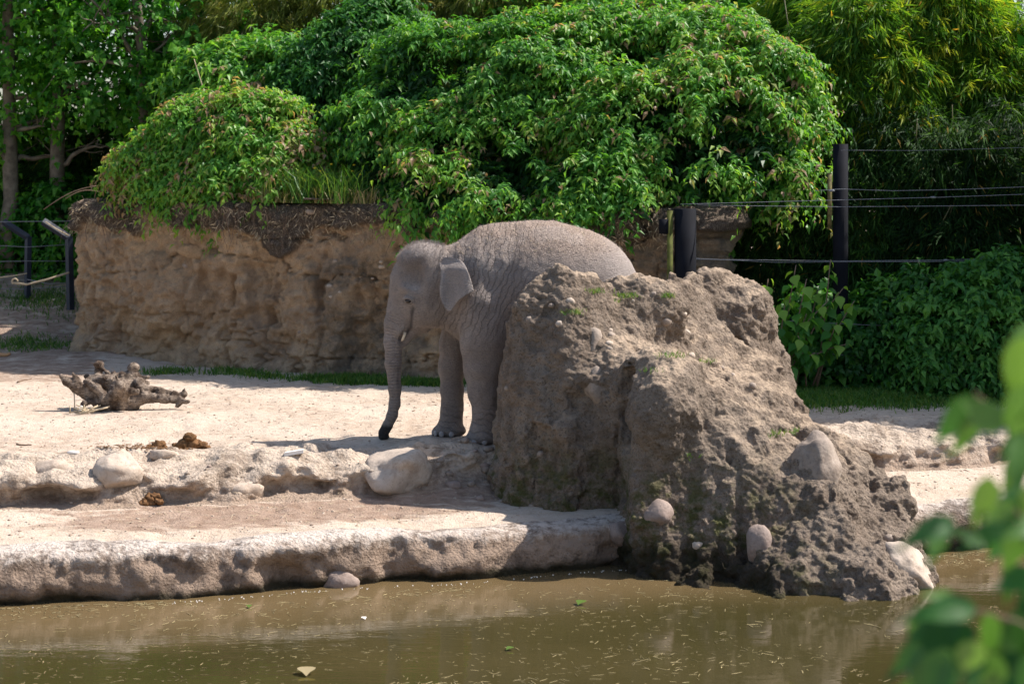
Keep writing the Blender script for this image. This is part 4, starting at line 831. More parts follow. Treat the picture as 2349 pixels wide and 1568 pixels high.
for _ in range(5200):
    q = WV[rg.integers(92, 122), rg.integers(60, m_ - 40)]
    d = unit(rg.normal(size=3) + np.array([0, -.6, -.5])); L = rg.uniform(.03, .09); s_ = unit(np.cross(d, rg.normal(size=3))) * .0025
    fb.append(np.stack([q - s_, q + s_, q + d * L * .6 + s_ + np.array([0, 0, -.01]), q + d * L + np.array([0, 0, -.03])]))
V = np.vstack(fb); mk('root_fibres', V, np.arange(len(V)).reshape(-1, 4), STRAW, wall, kind='stuff', smooth=False)
# tall grass growing on the wall under the left shrub, grass at its foot
def wall_top(X, off_=.25):
    q = wall_pt(X, 470); return np.array([q[0], q[1] + off_, 2.0])
grass('tall_grass', [wall_top(X, rg.uniform(.0, .5)) for X in np.linspace(630, 800, 22)], 1500, .42, (.10, .12), 51, None, GRASS, label='tall bright green grass on the wall between the two shrubs', wid=.006)
grass('dry_grass', [wall_top(X, .05) for X in np.linspace(600, 860, 20)], 500, .2, (.1, .06), 52, None, DRYG, label='dry yellow grass along the wall edge under the tall grass')
cs = [on_ground(X, Y, 0) for X, Y in [(370, 853), (400, 856), (520, 850), (545, 856), (590, 862), (620, 866), (735, 870), (780, 872), (800, 876), (840, 878), (880, 880), (930, 880), (970, 881), (820, 868), (1010, 880)]]
cs += cs[6:] * 3
grass('grass_patch', cs, 8000, .085, (.17, .10), 53, None, GRASS, True, 'thin green grass at the foot of the earth wall')
cs = [on_ground(X, Y, 0) for X in np.linspace(1790, 2349, 26) for Y in (872, 885, 898, 912, 922)]
grass('grass_strip', cs, 30000, .085, (.20, .22), 54, None, GRASS, True, 'shaded green grass strip in front of the bamboo on the right', .006)
cs = [W(X, Y, D) for X, Y, D in [(20, 715, 27), (60, 722, 27), (100, 728, 26.8), (40, 668, 29), (120, 665, 29), (150, 672, 28.6), (80, 665, 29)]]
grass('grass_bank', cs, 2600, .08, (.3, .25), 55, None, GRASS, True, 'patchy grass on the slope left of the earth wall')

# ------------------------------------------------------------------ shrubs
def WB(l): return [(*W(X, Y, D), r) for X, Y, D, r in l]
shrub('flowering_shrub', WB([(925, 310, 25.0, .66), (1000, 235, 25.4, .80), (1060, 370, 24.2, .65), (1200, 260, 24.8, 1.0), (1240, 400, 23.7, .5), (1370, 225, 25.2, 1.0), (1440, 345, 24.0, .85), (1560, 205, 25.0, 1.0), (1620, 300, 24.1, .80), (1690, 240, 24.5, .78),
      (1730, 350, 23.6, .40), (1610, 385, 23.4, .30), (1430, 445, 23.1, .28), (1120, 440, 23.3, .38), (1000, 430, 23.6, .35), (1790, 290, 24.2, .38), (1330, 430, 23.2, .36), (880, 400, 24.6, .34), (1815, 405, 23.4, .15), (1250, 460, 23.2, .2)]),
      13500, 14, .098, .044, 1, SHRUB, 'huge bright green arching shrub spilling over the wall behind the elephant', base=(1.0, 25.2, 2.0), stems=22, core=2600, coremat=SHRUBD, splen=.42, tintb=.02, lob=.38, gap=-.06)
shrub('flowering_shrub', WB([(385, 385, 25.7, .42), (480, 335, 25.7, .55), (585, 318, 25.4, .56), (655, 365, 25.1, .36), (335, 400, 25.9, .28), (520, 405, 25.0, .32), (430, 420, 25.2, .28), (630, 415, 24.8, .26)]),
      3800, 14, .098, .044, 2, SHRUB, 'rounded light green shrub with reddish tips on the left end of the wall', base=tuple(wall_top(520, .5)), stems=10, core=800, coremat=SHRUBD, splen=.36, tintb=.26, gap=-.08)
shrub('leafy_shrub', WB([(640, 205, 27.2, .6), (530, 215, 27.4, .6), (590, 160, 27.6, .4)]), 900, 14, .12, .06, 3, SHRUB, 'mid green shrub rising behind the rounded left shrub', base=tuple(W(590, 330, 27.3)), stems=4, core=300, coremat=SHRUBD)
shrub('leafy_shrub', WB([(820, 155, 26.6, .62), (740, 210, 26.4, .5), (880, 90, 26.9, .5), (780, 300, 27.0, .4), (790, 240, 27.0, .45)]), 1900, 14, .10, .05, 4, SHRUBD, 'darker green shrub filling the gap between the two bright shrubs', base=tuple(W(790, 380, 26)), stems=5, core=600, coremat=SHRUBD)
shrub('ivy_shrub', WB([(60, 560, 31, (1.2, .6, .75)), (150, 520, 30.6, (.7, .5, .7)), (-80, 560, 31, (1.2, .6, .8)), (120, 450, 31.5, (.9, .6, .4)), (170, 610, 30.4, (.4, .4, .5)), (20, 470, 32, (.9, .5, .4))]), 2000, 12, .11, .08, 5, TREEL, 'dark green leafy hedge behind the wire fence on the left', base=(-7.5, 30.9, .9), stems=6, core=900, coremat=SHRUBD, minz=lambda P: .6)
shrub('low_shrub', WB([(2235, 770, 22.3, .60), (2330, 720, 22.5, .58), (2180, 830, 22.1, .32), (2300, 840, 22.1, .38), (2400, 800, 22.3, .55), (2150, 780, 22.4, .28), (2380, 880, 21.9, .22)]), 1900, 13, .10, .06, 6, SHRUBD, 'dense dark green shrub in the shade at the right of the fence', base=(5.2, 22.4, 0), stems=8, core=700, coremat=SHRUBD, tintb=.12)
shrub('bramble', WB([(2010, 760, 22.9, (.35, .3, .4)), (2060, 820, 22.8, (.4, .3, .3)), (1950, 850, 22.9, (.4, .3, .22)), (2100, 700, 23.1, (.3, .3, .3)), (1840, 860, 22.9, (.35, .3, .18)), (2080, 880, 22.5, (.4, .2, .12)), (1790, 800, 23.0, (.3, .25, .35)), (1860, 760, 23.2, (.3, .25, .4))]), 1100, 12, .10, .075, 7, SHRUBD, 'low dark undergrowth at the foot of the bamboo', base=(3.9, 23.0, 0), stems=6, core=400, coremat=SHRUBD)

rg = np.random.default_rng(19); parts = []
for X, Y in [(722, 385), (735, 392), (760, 376), (808, 392), (815, 418), (790, 430), (812, 378), (702, 440), (742, 448), (768, 412), (826, 400), (750, 400)]:
    V, F = ICO[1]; parts.append((V * np.array([.02, .02, .012]) + W(X, Y, 24.3 + rg.normal() * .1), [F]))
V, F = merge(parts); mk('flower_heads', V, F, mat_plain('yellow_petal', (.75, .50, .03), .6, .2, .2, 20), None, kind='stuff', label='small yellow flowers in the tall grass between the two bright shrubs', cat='flowers')
# broad-leaved plant whose leaves can be picked apart
plant = thing('broadleaf_plant', 'sunlit plant with large heart shaped leaves right of the rock in front of the fence', 'plant', (2.85, 22.2, 0))
u = np.linspace(0, 1, 6)
def heart():
    V = [(0, 0, 0)]; half = [(.10, .30), (.30, .47), (.55, .40), (.8, .20)]
    for t, w_ in half: V += [(t, w_, .08 * w_), (t, -w_, .08 * w_), (t, 0, -.04)]
    V += [(1.1, 0, -.12)]; V = np.array(V); V[:, 2] -= .25 * V[:, 0] ** 2
    f = []
    for i in range(3):
        a, b = 1 + 3 * i, 4 + 3 * i; f += [[a, a + 2, b + 2], [a, b + 2, b], [a + 2, a + 1, b + 1], [a + 2, b + 1, b + 2]]
    f += [[0, 3, 1], [0, 2, 3], [10, 12, 13], [12, 11, 13]]
    return V, np.array(f)
hv, hf = heart(); lm = mesh('leaf', hv, hf, SHRUB, True, {'tint': np.full(len(hv), .45)}); lm2 = mesh('leaf', hv, hf, SHRUB, True, {'tint': np.full(len(hv), .8)}); lm3 = mesh('leaf', hv, hf, SHRUBD, True, {'tint': np.full(len(hv), .6)})
st = []; rg = np.random.default_rng(9); nleaf = 0
for X, Y, D in [(1762, 640, 22.2), (1800, 700, 22.1), (1826, 608, 22.3), (1850, 640, 22.2), (1905, 596, 22.3), (1900, 690, 22.1), (1765, 740, 22.0), (1850, 720, 22.1), (1935, 660, 22.2), (1830, 770, 22.0), (1920, 740, 22.1), (1790, 820, 21.9), (1870, 810, 22.0), (1940, 790, 22.1), (1960, 690, 22.2), (1815, 670, 22.3), (1880, 655, 22.4)]:
    tip = W(X, Y, D); b0 = np.array([2.85 + rg.normal() * .25 + (tip[0] - 2.85) * .3, 22.3, 0]); t = np.linspace(0, 1, 9)[:, None]; pts = b0 + (tip - b0) * t + np.array([0, -.12, .12]) * np.sin(t * 3.1); st.append(tube(pts, np.linspace(.012, .005, 9), 5))
    for k in range(13):
        a = 1 - k * .055; q = b0 + (tip - b0) * a + np.array([0, -.12, .12]) * math.sin(a * 3.1) + rg.normal(size=3) * .012; ang = k * 2.4 + rg.uniform(-.5, .5)
        o = bpy.data.objects.new('leaf', (lm2 if k < 3 else lm if rg.random() < .5 else lm3)); C.objects.link(o); o.parent = plant; o.location = q + np.array([math.cos(ang), math.sin(ang) , 0]) * .03 - np.array(plant.location); sz = rg.uniform(.09, .15) * (.6 if k == 0 else 1)
        o.scale = (sz, sz, sz); o.rotation_euler = (rg.normal() * .35, rg.uniform(.3, 1.1), ang); nleaf += 1
V, F = merge(st); mk('stem', V, F, TWIG, plant)

# ------------------------------------------------------------------ bamboo
def bamboo(label, blobs, ncl, seed, mat, base, L=.15, Wd=.018, canes=10, per=16, group=None, droop=1.3, tint=0.0, splen=.22):
    root = thing('bamboo', label, 'bamboo', base, group); rg = np.random.default_rng(seed)
    B = np.array([np.r_[b[0], b[1], b[2], (b[3], b[3], b[3]) if np.isscalar(b[3]) else b[3]] for b in blobs], float); w_ = B[:, 3] * B[:, 5]; w_ /= w_.sum(); k = rg.choice(len(B), ncl, p=w_)
    n = unit(rg.normal(size=(ncl, 3))); n[:, 1] = np.where((n[:, 1] > .3) & (rg.random(ncl) < .7), -n[:, 1], n[:, 1])
    P = B[k, :3] + n * B[k, 3:6] * (1 + .3 * fbm(n * 3 + k[:, None] * 3., 3, seed) - .5 * rg.random(ncl) ** 2)[:, None]
    P[:, 2] = np.maximum(P[:, 2], .1)
    d0 = unit(n * np.array([1, 1, .4]) + rg.normal(size=(ncl, 3)) * .4 + np.array([0, 0, -.35])); t = np.linspace(0, 1, per)[None, :, None]
    Q = P[:, None] + d0[:, None] * splen * t + np.array([0, 0, -.3]) * splen * t ** 2 + rg.normal(size=(ncl, per, 3)) * .03
    Dl = unit(d0[:, None] + rg.normal(size=Q.shape) * .38 + np.array([0, 0, -.55]) * droop); Nl = unit(np.array([.35, -.35, .7]) + rg.normal(size=Q.shape) * .6)
    m = ncl * per; sz = rg.uniform(.55, 1.25, m); V, F, nv = leaves(Q.reshape(-1, 3), Dl.reshape(-1, 3), Nl.reshape(-1, 3), L * sz, Wd * sz, .1, .12, True)
    ti = np.clip(.35 + .2 * rg.normal(size=ncl)[:, None] + .12 * rg.normal(size=(ncl, per)) + tint + .3 * fbm(P, 2, seed)[:, None], 0, .93); ti = np.where(rg.random(ti.shape) < .012, 1.0, ti)
    mk('foliage', V, F, mat, root, attrs={'tint': np.repeat(ti.ravel(), nv)}, smooth=False, kind='stuff')
    parts = []
    for i in range(canes):
        b = B[rg.integers(len(B))]; s0 = np.array([b[0] + rg.normal() * b[3] * .5, b[1] + .3 * rg.random(), base[2]]); e = np.array([s0[0] + rg.normal() * .5, b[1] + rg.normal() * .2, b[2] + b[5] * .9]); t_ = np.linspace(0, 1, 8)[:, None]
        parts.append(tube(s0 + (e - s0) * t_ + np.array([rg.normal() * .2, -.15, 0]) * t_ ** 3, np.linspace(.018, .006, 8), 5))
    V, F = merge(parts); mk('canes', V, F, BAMBC, root, kind='stuff'); return root
BAMBC = mat_plain('bamboo_cane', (.12, .11, .04), .5, .4, .3, 8)
bamboo('tall bamboo clump with sunlit yellow green crown at the right edge', WB([(2150, 90, 25.5, (.9, .7, .8)), (2290, 160, 25.5, (.9, .7, .72)), (2230, 260, 25.2, (.9, .6, .8)), (2400, 280, 25.5, (.8, .7, .9)), (2150, -30, 26, (.7, .6, .5)), (2200, 40, 25.6, (.5, .5, .5))]), 4200, 21, BAMB, (6.0, 25.6, 0), tint=.24, L=.18, Wd=.023)
bamboo('sunlit bamboo clump just right of the huge shrub', WB([(1960, 110, 25.2, (.7, .6, .7)), (1930, 220, 24.9, (.5, .5, .45)), (2040, 200, 24.9, (.5, .5, .6)), (1880, 40, 26, (.7, .5, .6)), (2010, 10, 26, (.7, .5, .5)), (2060, 300, 24.7, (.5, .4, .5))]), 3300, 22, BAMB, (4.1, 25.3, 0), tint=.16, L=.18, Wd=.023)
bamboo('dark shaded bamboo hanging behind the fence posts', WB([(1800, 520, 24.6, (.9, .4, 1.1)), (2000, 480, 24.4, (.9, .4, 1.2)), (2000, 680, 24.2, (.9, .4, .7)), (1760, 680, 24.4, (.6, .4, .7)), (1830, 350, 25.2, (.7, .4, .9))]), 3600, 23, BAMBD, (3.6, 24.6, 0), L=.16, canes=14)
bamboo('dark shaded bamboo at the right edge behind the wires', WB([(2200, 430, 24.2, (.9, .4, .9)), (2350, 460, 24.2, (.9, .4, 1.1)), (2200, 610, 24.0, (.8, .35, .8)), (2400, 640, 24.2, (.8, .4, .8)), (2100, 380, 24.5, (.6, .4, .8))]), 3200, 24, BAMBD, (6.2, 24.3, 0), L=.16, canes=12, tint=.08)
bamboo('olive bamboo thicket behind the shrubs at the top centre', WB([(620, 60, 29.5, (1.2, .6, .8)), (800, 40, 29.5, (1.3, .6, .9)), (980, 50, 29.2, (1.2, .6, .7)), (1130, 20, 29, (1.0, .6, .6)), (700, 190, 29, (1.0, .5, .8))]), 3800, 25, OLIVE, (-3.5, 29.5, 1), L=.15, canes=30, tint=.0)
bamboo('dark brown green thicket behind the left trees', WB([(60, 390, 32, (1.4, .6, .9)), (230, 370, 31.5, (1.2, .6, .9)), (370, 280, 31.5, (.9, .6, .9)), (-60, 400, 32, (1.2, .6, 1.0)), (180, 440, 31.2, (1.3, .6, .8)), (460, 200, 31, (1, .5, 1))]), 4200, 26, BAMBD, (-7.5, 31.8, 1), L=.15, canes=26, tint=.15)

# ------------------------------------------------------------------ trees
def tree(label, X, D, zb, zt, r0, seed, crown, nsp, mat=TREEL, bark=BARK, leafL=.115, leafW=.10, group=None, lean=0):
    k = .4359 * D / FPX; bx0 = (X - 1174.5) * k; rg = np.random.default_rng(seed); root = thing('tree', label, 'tree', (bx0, D, zb), group); t = np.linspace(0, 1, 14)[:, None]
    e = np.array([bx0 + lean, D + rg.normal() * .2, zt]); b = np.array([bx0, D, zb]); tp_ = b + (e - b) * t + np.cumsum(rg.normal(size=(14, 3)) * np.array([.035, .035, 0]), 0)
    V, F = tube(tp_, np.linspace(r0, r0 * .35, 14), 10, wob=r0 * .12, seed=seed); mk('trunk', V, F, bark, root); parts = []
    for i in range(16):
        j = rg.integers(3, 13); a = rg.uniform(0, 6.28); L = rg.uniform(.6, 1.7); tt2 = np.linspace(0, 1, 8)[:, None]; d = np.array([math.cos(a), math.sin(a) * .6, rg.uniform(.2, .9)]); pts = tp_[j] + d * L * tt2 + np.array([0, 0, -.25]) * tt2 ** 2 * L + np.cumsum(rg.normal(size=(8, 3)) * .03, 0)
        parts.append(tube(pts, np.linspace(r0 * .38, .007, 8), 5))
        for q in range(3):
            m2 = rg.integers(3, 8); d2 = unit(d + rg.normal(size=3) * .7); L2 = L * .5; parts.append(tube(pts[m2] + d2 * L2 * tt2[:5] * 1.6 + np.cumsum(rg.normal(size=(5, 3)) * .02, 0), np.linspace(.012, .004, 5), 4))
    V, F = merge(parts); mk('limbs', V, F, bark, root)
    V, F, ti = sprays(WB(crown), nsp, 9, leafL, leafW, seed, splen=.5, quad=False, tintb=.15, droop=.8, inner=.95, lob=.5, lobs=2.2, cull=False)
    V = V + np.array([0, .40, 0]); mk('crown', V, F, mat, root, attrs={'tint': ti}, smooth=False, kind='stuff'); return root
tree('slim pale tree with a forked trunk above the left shrub', 305, 29.5, 1.0, 7.2, .10, 31, [(330, 60, 29.5, (1.1, .8, .8)), (230, 150, 29.3, (.8, .6, .6)), (420, 100, 29.5, (.8, .6, .7)), (300, -60, 29.5, (1.1, .6, .5)), (400, 200, 29.2, (.5, .5, .4))], 900, lean=-.05)
tree('grey trunked tree second from the left edge', 130, 30.5, .9, 7.5, .13, 32, [(130, 60, 30.5, (.9, .8, .8)), (60, 190, 30.3, (.6, .6, .4)), (200, 200, 30.2, (.7, .6, .5)), (140, -60, 30.5, (1.1, .6, .5))], 520, lean=.1)
tree('leaning tree at the left edge of the enclosure', 20, 30.2, .9, 7.5, .13, 33, [(10, 70, 30.2, (.7, .8, .7)), (-60, 200, 30.3, (1.0, .6, .9)), (30, -60, 30.2, (1.2, .8, .6)), (10, 290, 30.3, (.5, .4, .4))], 560, lean=.4)
tree('thin tree between the two left trunks', 84, 31.5, .9, 7, .07, 34, [(100, 130, 31.5, (.5, .5, .5)), (80, -20, 31.5, (.7, .6, .5))], 160)
tree('light green tree in the gap left of centre top', 500, 30.5, 1, 7, .09, 35, [(490, 60, 30.5, (1.0, .7, .8)), (480, 170, 30.3, (.7, .5, .5)), (560, 10, 30.6, (.8, .6, .6))], 750, lean=-.2)
tree('broad leaved tree behind the huge shrub right of centre', 1830, 28, 1, 7.5, .10, 36, [(1850, 40, 28, (.8, .6, .6)), (1780, 20, 28.2, (.7, .6, .6)), (1900, 110, 27.6, (.4, .4, .4))], 620, leafL=.18, leafW=.16)
tree('leafy tree behind the top of the huge shrub', 1500, 28.5, 1, 7.5, .10, 37, [(1330, 20, 28.5, (1, .7, .7)), (1530, 0, 28.5, (1.2, .7, .7)), (1680, 10, 28.6, (.8, .7, .7)), (1200, 0, 28.8, (.9, .6, .6))], 1100, SHRUB, leafL=.14, leafW=.09)
tree('feathery dark tree at the top right corner', 2300, 31, 1, 8, .10, 38, [(2280, 10, 31, (.5, .5, .4)), (2260, -80, 31, (.8, .6, .5))], 160, BAMBD, leafL=.12, leafW=.03)
tr_ = tree('tall dark leafy tree shading the fence from beyond the right edge', 2349 + 700, 22.4, 0, 8.5, .16, 39, [(3050, 300, 22.6, (1.3, .9, 1.4))], 200)
V, F, ti = sprays([(8.6, 22.2, 5.5, (2.2, 1.1, 1.0)), (7.6, 22.6, 4.4, (1.2, .9, 1.0)), (8.6, 22.4, 3.6, (1.6, .9, 1.6)), (10.5, 22.3, 6, (2.0, 1.1, 1.3)), (7.6, 22.6, 2.2, (1.2, .7, 1.5))], 2600, 10, .22, .16, 391, splen=.5, quad=True, inner=.95, cull=False)
mk('outer_crown', V, F, TREEL, tr_, attrs={'tint': ti}, smooth=False, kind='stuff')
# far wood closing the view
rg = np.random.default_rng(77); n = 60000
P = P3(rg.uniform(-16, 16, n), rg.uniform(33.5, 37, n), rg.uniform(.5, 6.6, n) )
h_ = 4.0 + .8 * fbm(P3(P[:, 0] * .7, 0, 0), 3, 5) + 1.6 * sstep(-3, 0, P[:, 0]) - 1.7 * sstep(-5, -6.2, P[:, 0]) - 1.6 * sstep(6.8, 7.4, P[:, 0]); P = P[P[:, 2] < h_]; n = len(P)
V, F, nv = leaves(P, rg.normal(size=(n, 3)) + np.array([0, 0, -.5]), rg.normal(size=(n, 3)) + np.array([0, -.6, .6]), rg.uniform(.18, .34, n), rg.uniform(.10, .18, n), quad=True)
mk('far_wood', V, F, SHRUBD, None, attrs={'tint': np.repeat(rg.random(n) * .6, nv)}, smooth=False, kind='stuff', label='far wood closing the view behind the enclosure', cat='woodland')
# dead stalks in the shade
for X, Y, X2, Y2, D, lab in [(2060, 830, 2062, 890, 22.3, 'pale dead stalk standing left in the grass strip'), (2107, 835, 2080, 885, 22.3, 'pale dead stalk leaning in the grass strip'), (2105, 590, 2135, 705, 23.2, 'long thin dry stalk leaning against the bamboo'), (445, 135, 475, 232, 26.3, 'dry stalk sticking up above the rounded left shrub'), (322, 352, 345, 386, 25.2, 'broken grey stick caught in the left shrub')]:
    a = W(X, Y, D); b = W(X2, Y2, D); V, F = tube(np.linspace(b, a, 6), np.linspace(.010, .005, 6) * (2 if X == 322 else 1), 6); mk('stalk', V, F, STRAW, None, loc=tuple(b), label=lab, cat='stalk')

# ------------------------------------------------------------------ wire fences
fence = thing('wire_fence', 'tall dark post and wire fence in front of the bamboo on the right', 'fence', (3.4, 22.6, 0))
def post(X, Ytop, D, r, name='post'):
    p = W(X, Ytop, D); V, F = tube(np.array([(p[0], D, -.1), (p[0], D, p[2] * .5), (p[0], D, p[2])]), r, 20); return mk(name, V, F, STEEL, fence)
post(1928, 330, 22.75, .085); post(1572, 478, 22.45, .12); p = W(1572, 478, 22.45)
V, F = box((p[0] - .17, 22.42, .95), (.06, .05, 2.0)); mk('bracket', V, F, mat_plain('mossy_bracket', (.10, .11, .025), .8, .2, .6, 9), fence)
V, F = box((p[0] - .24, 22.4, 1.78), (.10, .06, .16)); mk('junction_box', V, F, STEEL, fence)
V, F = box((W(1902, 430, 22.7)[0], 22.66, 2.05), (.045, .03, .62)); mk('bracket', V, F, mat_plain('lichened_strip', (.14, .12, .05), .8, .2, .6, 20), fence)
for pts in [[(1870, 437), (1928, 433), (2050, 437), (2200, 434), (2349, 428), (2500, 422)], [(1560, 468), (1740, 463), (1928, 458), (2150, 452), (2349, 445), (2500, 440)], [(1600, 470), (1928, 474), (2349, 470), (2500, 470)], [(1572, 594), (1780, 596), (1928, 598), (2170, 596), (2349, 589), (2500, 584)],
            [(1572, 591), (1780, 601), (1928, 600), (2170, 599), (2349, 596), (2500, 594)], [(1560, 725), (1800, 735), (2000, 745), (2200, 750), (2500, 752)], [(1560, 790), (1790, 803), (2000, 818), (2200, 826), (2500, 828)], [(1928, 344), (2100, 345), (2349, 338), (2500, 336)]]:
    a = np.array(pts, float); tt3 = np.linspace(a[0, 0], a[-1, 0], 40); yy3 = np.interp(tt3, a[:, 0], a[:, 1]); P = np.array([W(q, r_, 22.45) for q, r_ in zip(tt3, yy3)]); P[:, 1] += -.0
    V, F = tube(P, .0034 if pts[0][0] != 1928 else .0022, 5); mk('wire', V, F, WIRE, fence)
for X, Y in [(1908, 437), (2170, 596), (2140, 452)]:
    q = W(X, Y, 22.44); V, F = stone(q, (.035, .015, .012), int(X), 2, .4); mk('wire_clamp', V, F, WIRE, fence)
fence2 = thing('wire_fence', 'blue grey fence with bent post tops left of the earth wall', 'fence', (-6.6, 29, .6))
def bent(pts, D, wd):
    P = np.array([W(X, Y, D) for X, Y in pts]); parts = []
    for a, b in zip(P[:-1], P[1:]):
        V, F = tube(np.array([a - (b - a) * .02, b]), wd, 4); parts.append((V, F))
    V, F = merge(parts); return mk('post', V, F, GREY, fence2, smooth=False)
bent([(8, 508), (65, 545), (62, 705)], 29.0, .05); bent([(100, 508), (158, 545), (162, 710)], 28.2, .055); bent([(-80, 508), (-30, 545), (-32, 705)], 29.8, .05)
for pts, D, r_ in [([(-100, 512), (8, 508), (100, 507), (200, 506)], 28.8, .006), ([(-50, 600), (62, 598), (160, 598)], 28.9, .005), ([(-50, 560), (62, 566), (160, 560)], 28.9, .005), ([(33, 648), (60, 652), (110, 640), (158, 624)], 28.0, .016), ([(-20, 638), (30, 632), (62, 626)], 28.9, .010), ([(62, 640), (110, 650), (160, 648)], 28.4, .007), ([(-60, 660), (60, 662), (170, 655)], 29, .005), ([(104, 508), (130, 525), (158, 540)], 28.1, .010)]:
    V, F = tube(np.array([W(X, Y, D) for X, Y in pts]), r_, 6); mk('wire', V, F, WIRE if r_ < .01 else STRAW, fence2)
a = np.linspace(0, 5.5, 16); q = W(33, 645, 28.0); V, F = tube(q + np.stack([.045 * np.cos(a), 0 * a, .045 * np.sin(a)], -1) * (1 - a[:, None] * .08), .012, 6); mk('rope_loop', V, F, STRAW, fence2)

# ------------------------------------------------------------------ uprooted stump and things lying about
sv = Vol((-.80, -.5, -.05), (.85, .5, .75), .011)
SB = on_ground(280, 937, 0)
def S_(cx, cy, y=0): # crop pixels of the stump close-up to metres
    k = .4096 / 5.8 * SB[1] / FPX; return np.array([(cx - 1010) * k, y, (865 - cy) * k])
def root_(pts, rs, k=.03): sv.chain([(*S_(a, b, y), r) for (a, b, y), r in zip([(q[0], q[1], q[2] * 1.15) for q in pts], [q * .98 for q in rs])], k)
k_ = .4096 / 5.8 * SB[1] / FPX
root_([(1010, 850, 0), (1000, 740, 0), (1000, 600, 0)], [.15, .13, .12]); root_([(800, 850, -.05), (700, 740, -.05), (560, 640, -.05), (400, 540, -.08), (270, 460, -.1), (190, 385, -.1)], [.07, .075, .07, .062, .045, .022])
root_([(420, 520, -.08), (400, 440, -.1), (350, 350, -.1)], [.05, .03, .012]); root_([(700, 720, .05), (600, 560, .1), (480, 430, .1)], [.07, .06, .03]); root_([(1000, 620, .03), (760, 520, .05), (600, 470, .05)], [.10, .07, .04]); root_([(1040, 620, .03), (1220, 540, .05), (1340, 520, .05)], [.09, .06, .03]); root_([(520, 500, 0), (640, 470, .05), (800, 470, 0)], [.05, .06, .06])
root_([(1150, 860, -.02), (1200, 760, -.05), (1350, 690, -.08), (1600, 700, -.1), (1800, 715, -.1), (1980, 745, -.12)], [.08, .07, .05, .045, .036, .018]); root_([(1350, 600, 0), (1560, 600, -.05), (1750, 640, -.05), (1880, 670, -.06)], [.05, .03, .025, .022])
root_([(1860, 690, -.06), (1910, 640, -.06), (1910, 570, -.06)], [.02, .026, .008]); root_([(1880, 740, -.1), (1830, 790, -.12), (1790, 812, -.13)], [.02, .014, .006])
root_([(900, 780, -.12), (930, 660, -.16), (1040, 580, -.22), (1060, 500, -.25)], [.05, .05, .05, .055]); root_([(1040, 800, -.1), (1080, 660, -.15), (1180, 590, -.18), (1280, 590, -.2)], [.05, .045, .035, .03])
root_([(640, 470, .1), (640, 380, .1), (640, 250, .1)], [.035, .03, .034]); sv.ell(S_(640, 245, .1), (.045, .04, .035), .02); root_([(640, 280, .1), (590, 255, .1)], [.02, .008]); root_([(660, 260, .1), (715, 250, .1)], [.018, .01]); root_([(800, 390, .1), (700, 300, .1)], [.022, .014])
root_([(1100, 480, .1), (1130, 400, .1), (1150, 330, .1)], [.07, .05, .045]); sv.ell(S_(1150, 290, .1), (.055, .05, .045), .03)
root_([(1000, 420, .05), (1180, 440, .1), (1360, 430, .1)], [.05, .035, .018]); root_([(880, 470, 0), (880, 390, .05)], [.05, .03]); root_([(1250, 500, 0), (1300, 560, -.05), (1400, 580, -.05)], [.06, .045, .03]); root_([(1000, 500, -.1), (960, 380, -.1)], [.018, .006])
root_([(760, 620, -.1), (800, 700, -.14), (860, 850, -.12)], [.035, .04, .04]); root_([(560, 480, -.1), (700, 560, -.13), (780, 640, -.14)], [.03, .04, .035])
root_([(620, 740, -.1), (540, 750, -.18), (510, 790, -.2)], [.02, .02, .018])
sv.noise(lambda p: .012 * fbm(p * 12, 3, 151) + .022 * np.abs(fbm(p * np.array([16, 16, 7], np.float32), 3, 153)) - .006, .06)
SV, SF = sv.nets(); gs_ = sv.grad(SV); SV = SV + gs_ * (.007 * fbm(SV * 60, 3, 155))[:, None]
stump = thing('tree_stump', 'weathered upturned tree stump with spreading roots on the sand left of the elephant', 'stump', tuple(SB)); mk('root_mass', SV + SB, SF, WOOD, stump)
fr = []
for _ in range(260):
    q = SV[rg.integers(len(SV))]; 
    if q[2] < .25: continue
    d = unit(rg.normal(size=3)); fr.append(tube(np.array([q, q + d * .03, q + d * .05 + rg.normal(size=3) * .02]) + SB, [.003, .002, .001], 3, cap=False))
V, F = merge(fr); mk('rootlets', V, F, TWIG, stump, kind='stuff')
def lump(name, X, Y, items, mat, label, cat, z=0):
    c0 = on_ground(X, Y, z); k = .4359 * c0[1] / FPX; parts = []
    for i, (dx, dz, r_) in enumerate(items):
        q = c0 + np.array([dx, random.uniform(-.05, .05), dz]); V, F = stone(q, (r_, r_ * .9, r_ * .8), i + int(X), 3, .55); V = V + .012 * np.stack([vn(V * 45, i), vn(V * 45, i + 1), vn(V * 45, i + 2)], -1); parts.append((V, F))
    V, F = merge(parts); return mk(name, V, F, mat, None, loc=tuple(c0), label=label, cat=cat)
lump('dung_pile', 437, 1026, [(0, .04, .07), (-.05, .03, .06), (.06, .03, .055), (.0, .10, .05), (.11, .02, .04), (-.10, .015, .04), (.15, .01, .03), (-.14, .01, .03)], DUNG, 'larger dark brown dung pile on the upper edge of the ledge', 'dung')
lump('dung_pile', 366, 1025, [(0, .03, .05), (-.03, .01, .04), (-.08, .0, .035), (.05, .0, .03)], DUNG, 'small brown dung ball just left of the larger dung pile', 'dung')
lump('dung_pile', 345, 1155, [(0, .02, .05), (.04, .05, .045), (-.05, .01, .04), (.08, .02, .035), (-.02, .06, .03)], DUNG, 'crumbled brown dung pile below the ledge on the damp terrace', 'dung', -.35)
c0 = on_ground(674, 1044, -.05); V, F = box(c0 + np.array([0, 0, .02]), (.165, .07, .03), .08); V[:, 2] += (V[:, 0] - c0[0]) * .15; V[2:4, 0] += .01; mk('wood_block', V, F, WHITE, None, loc=tuple(c0), smooth=False, label='flat white block lying on the ledge below the trunk', cat='block')
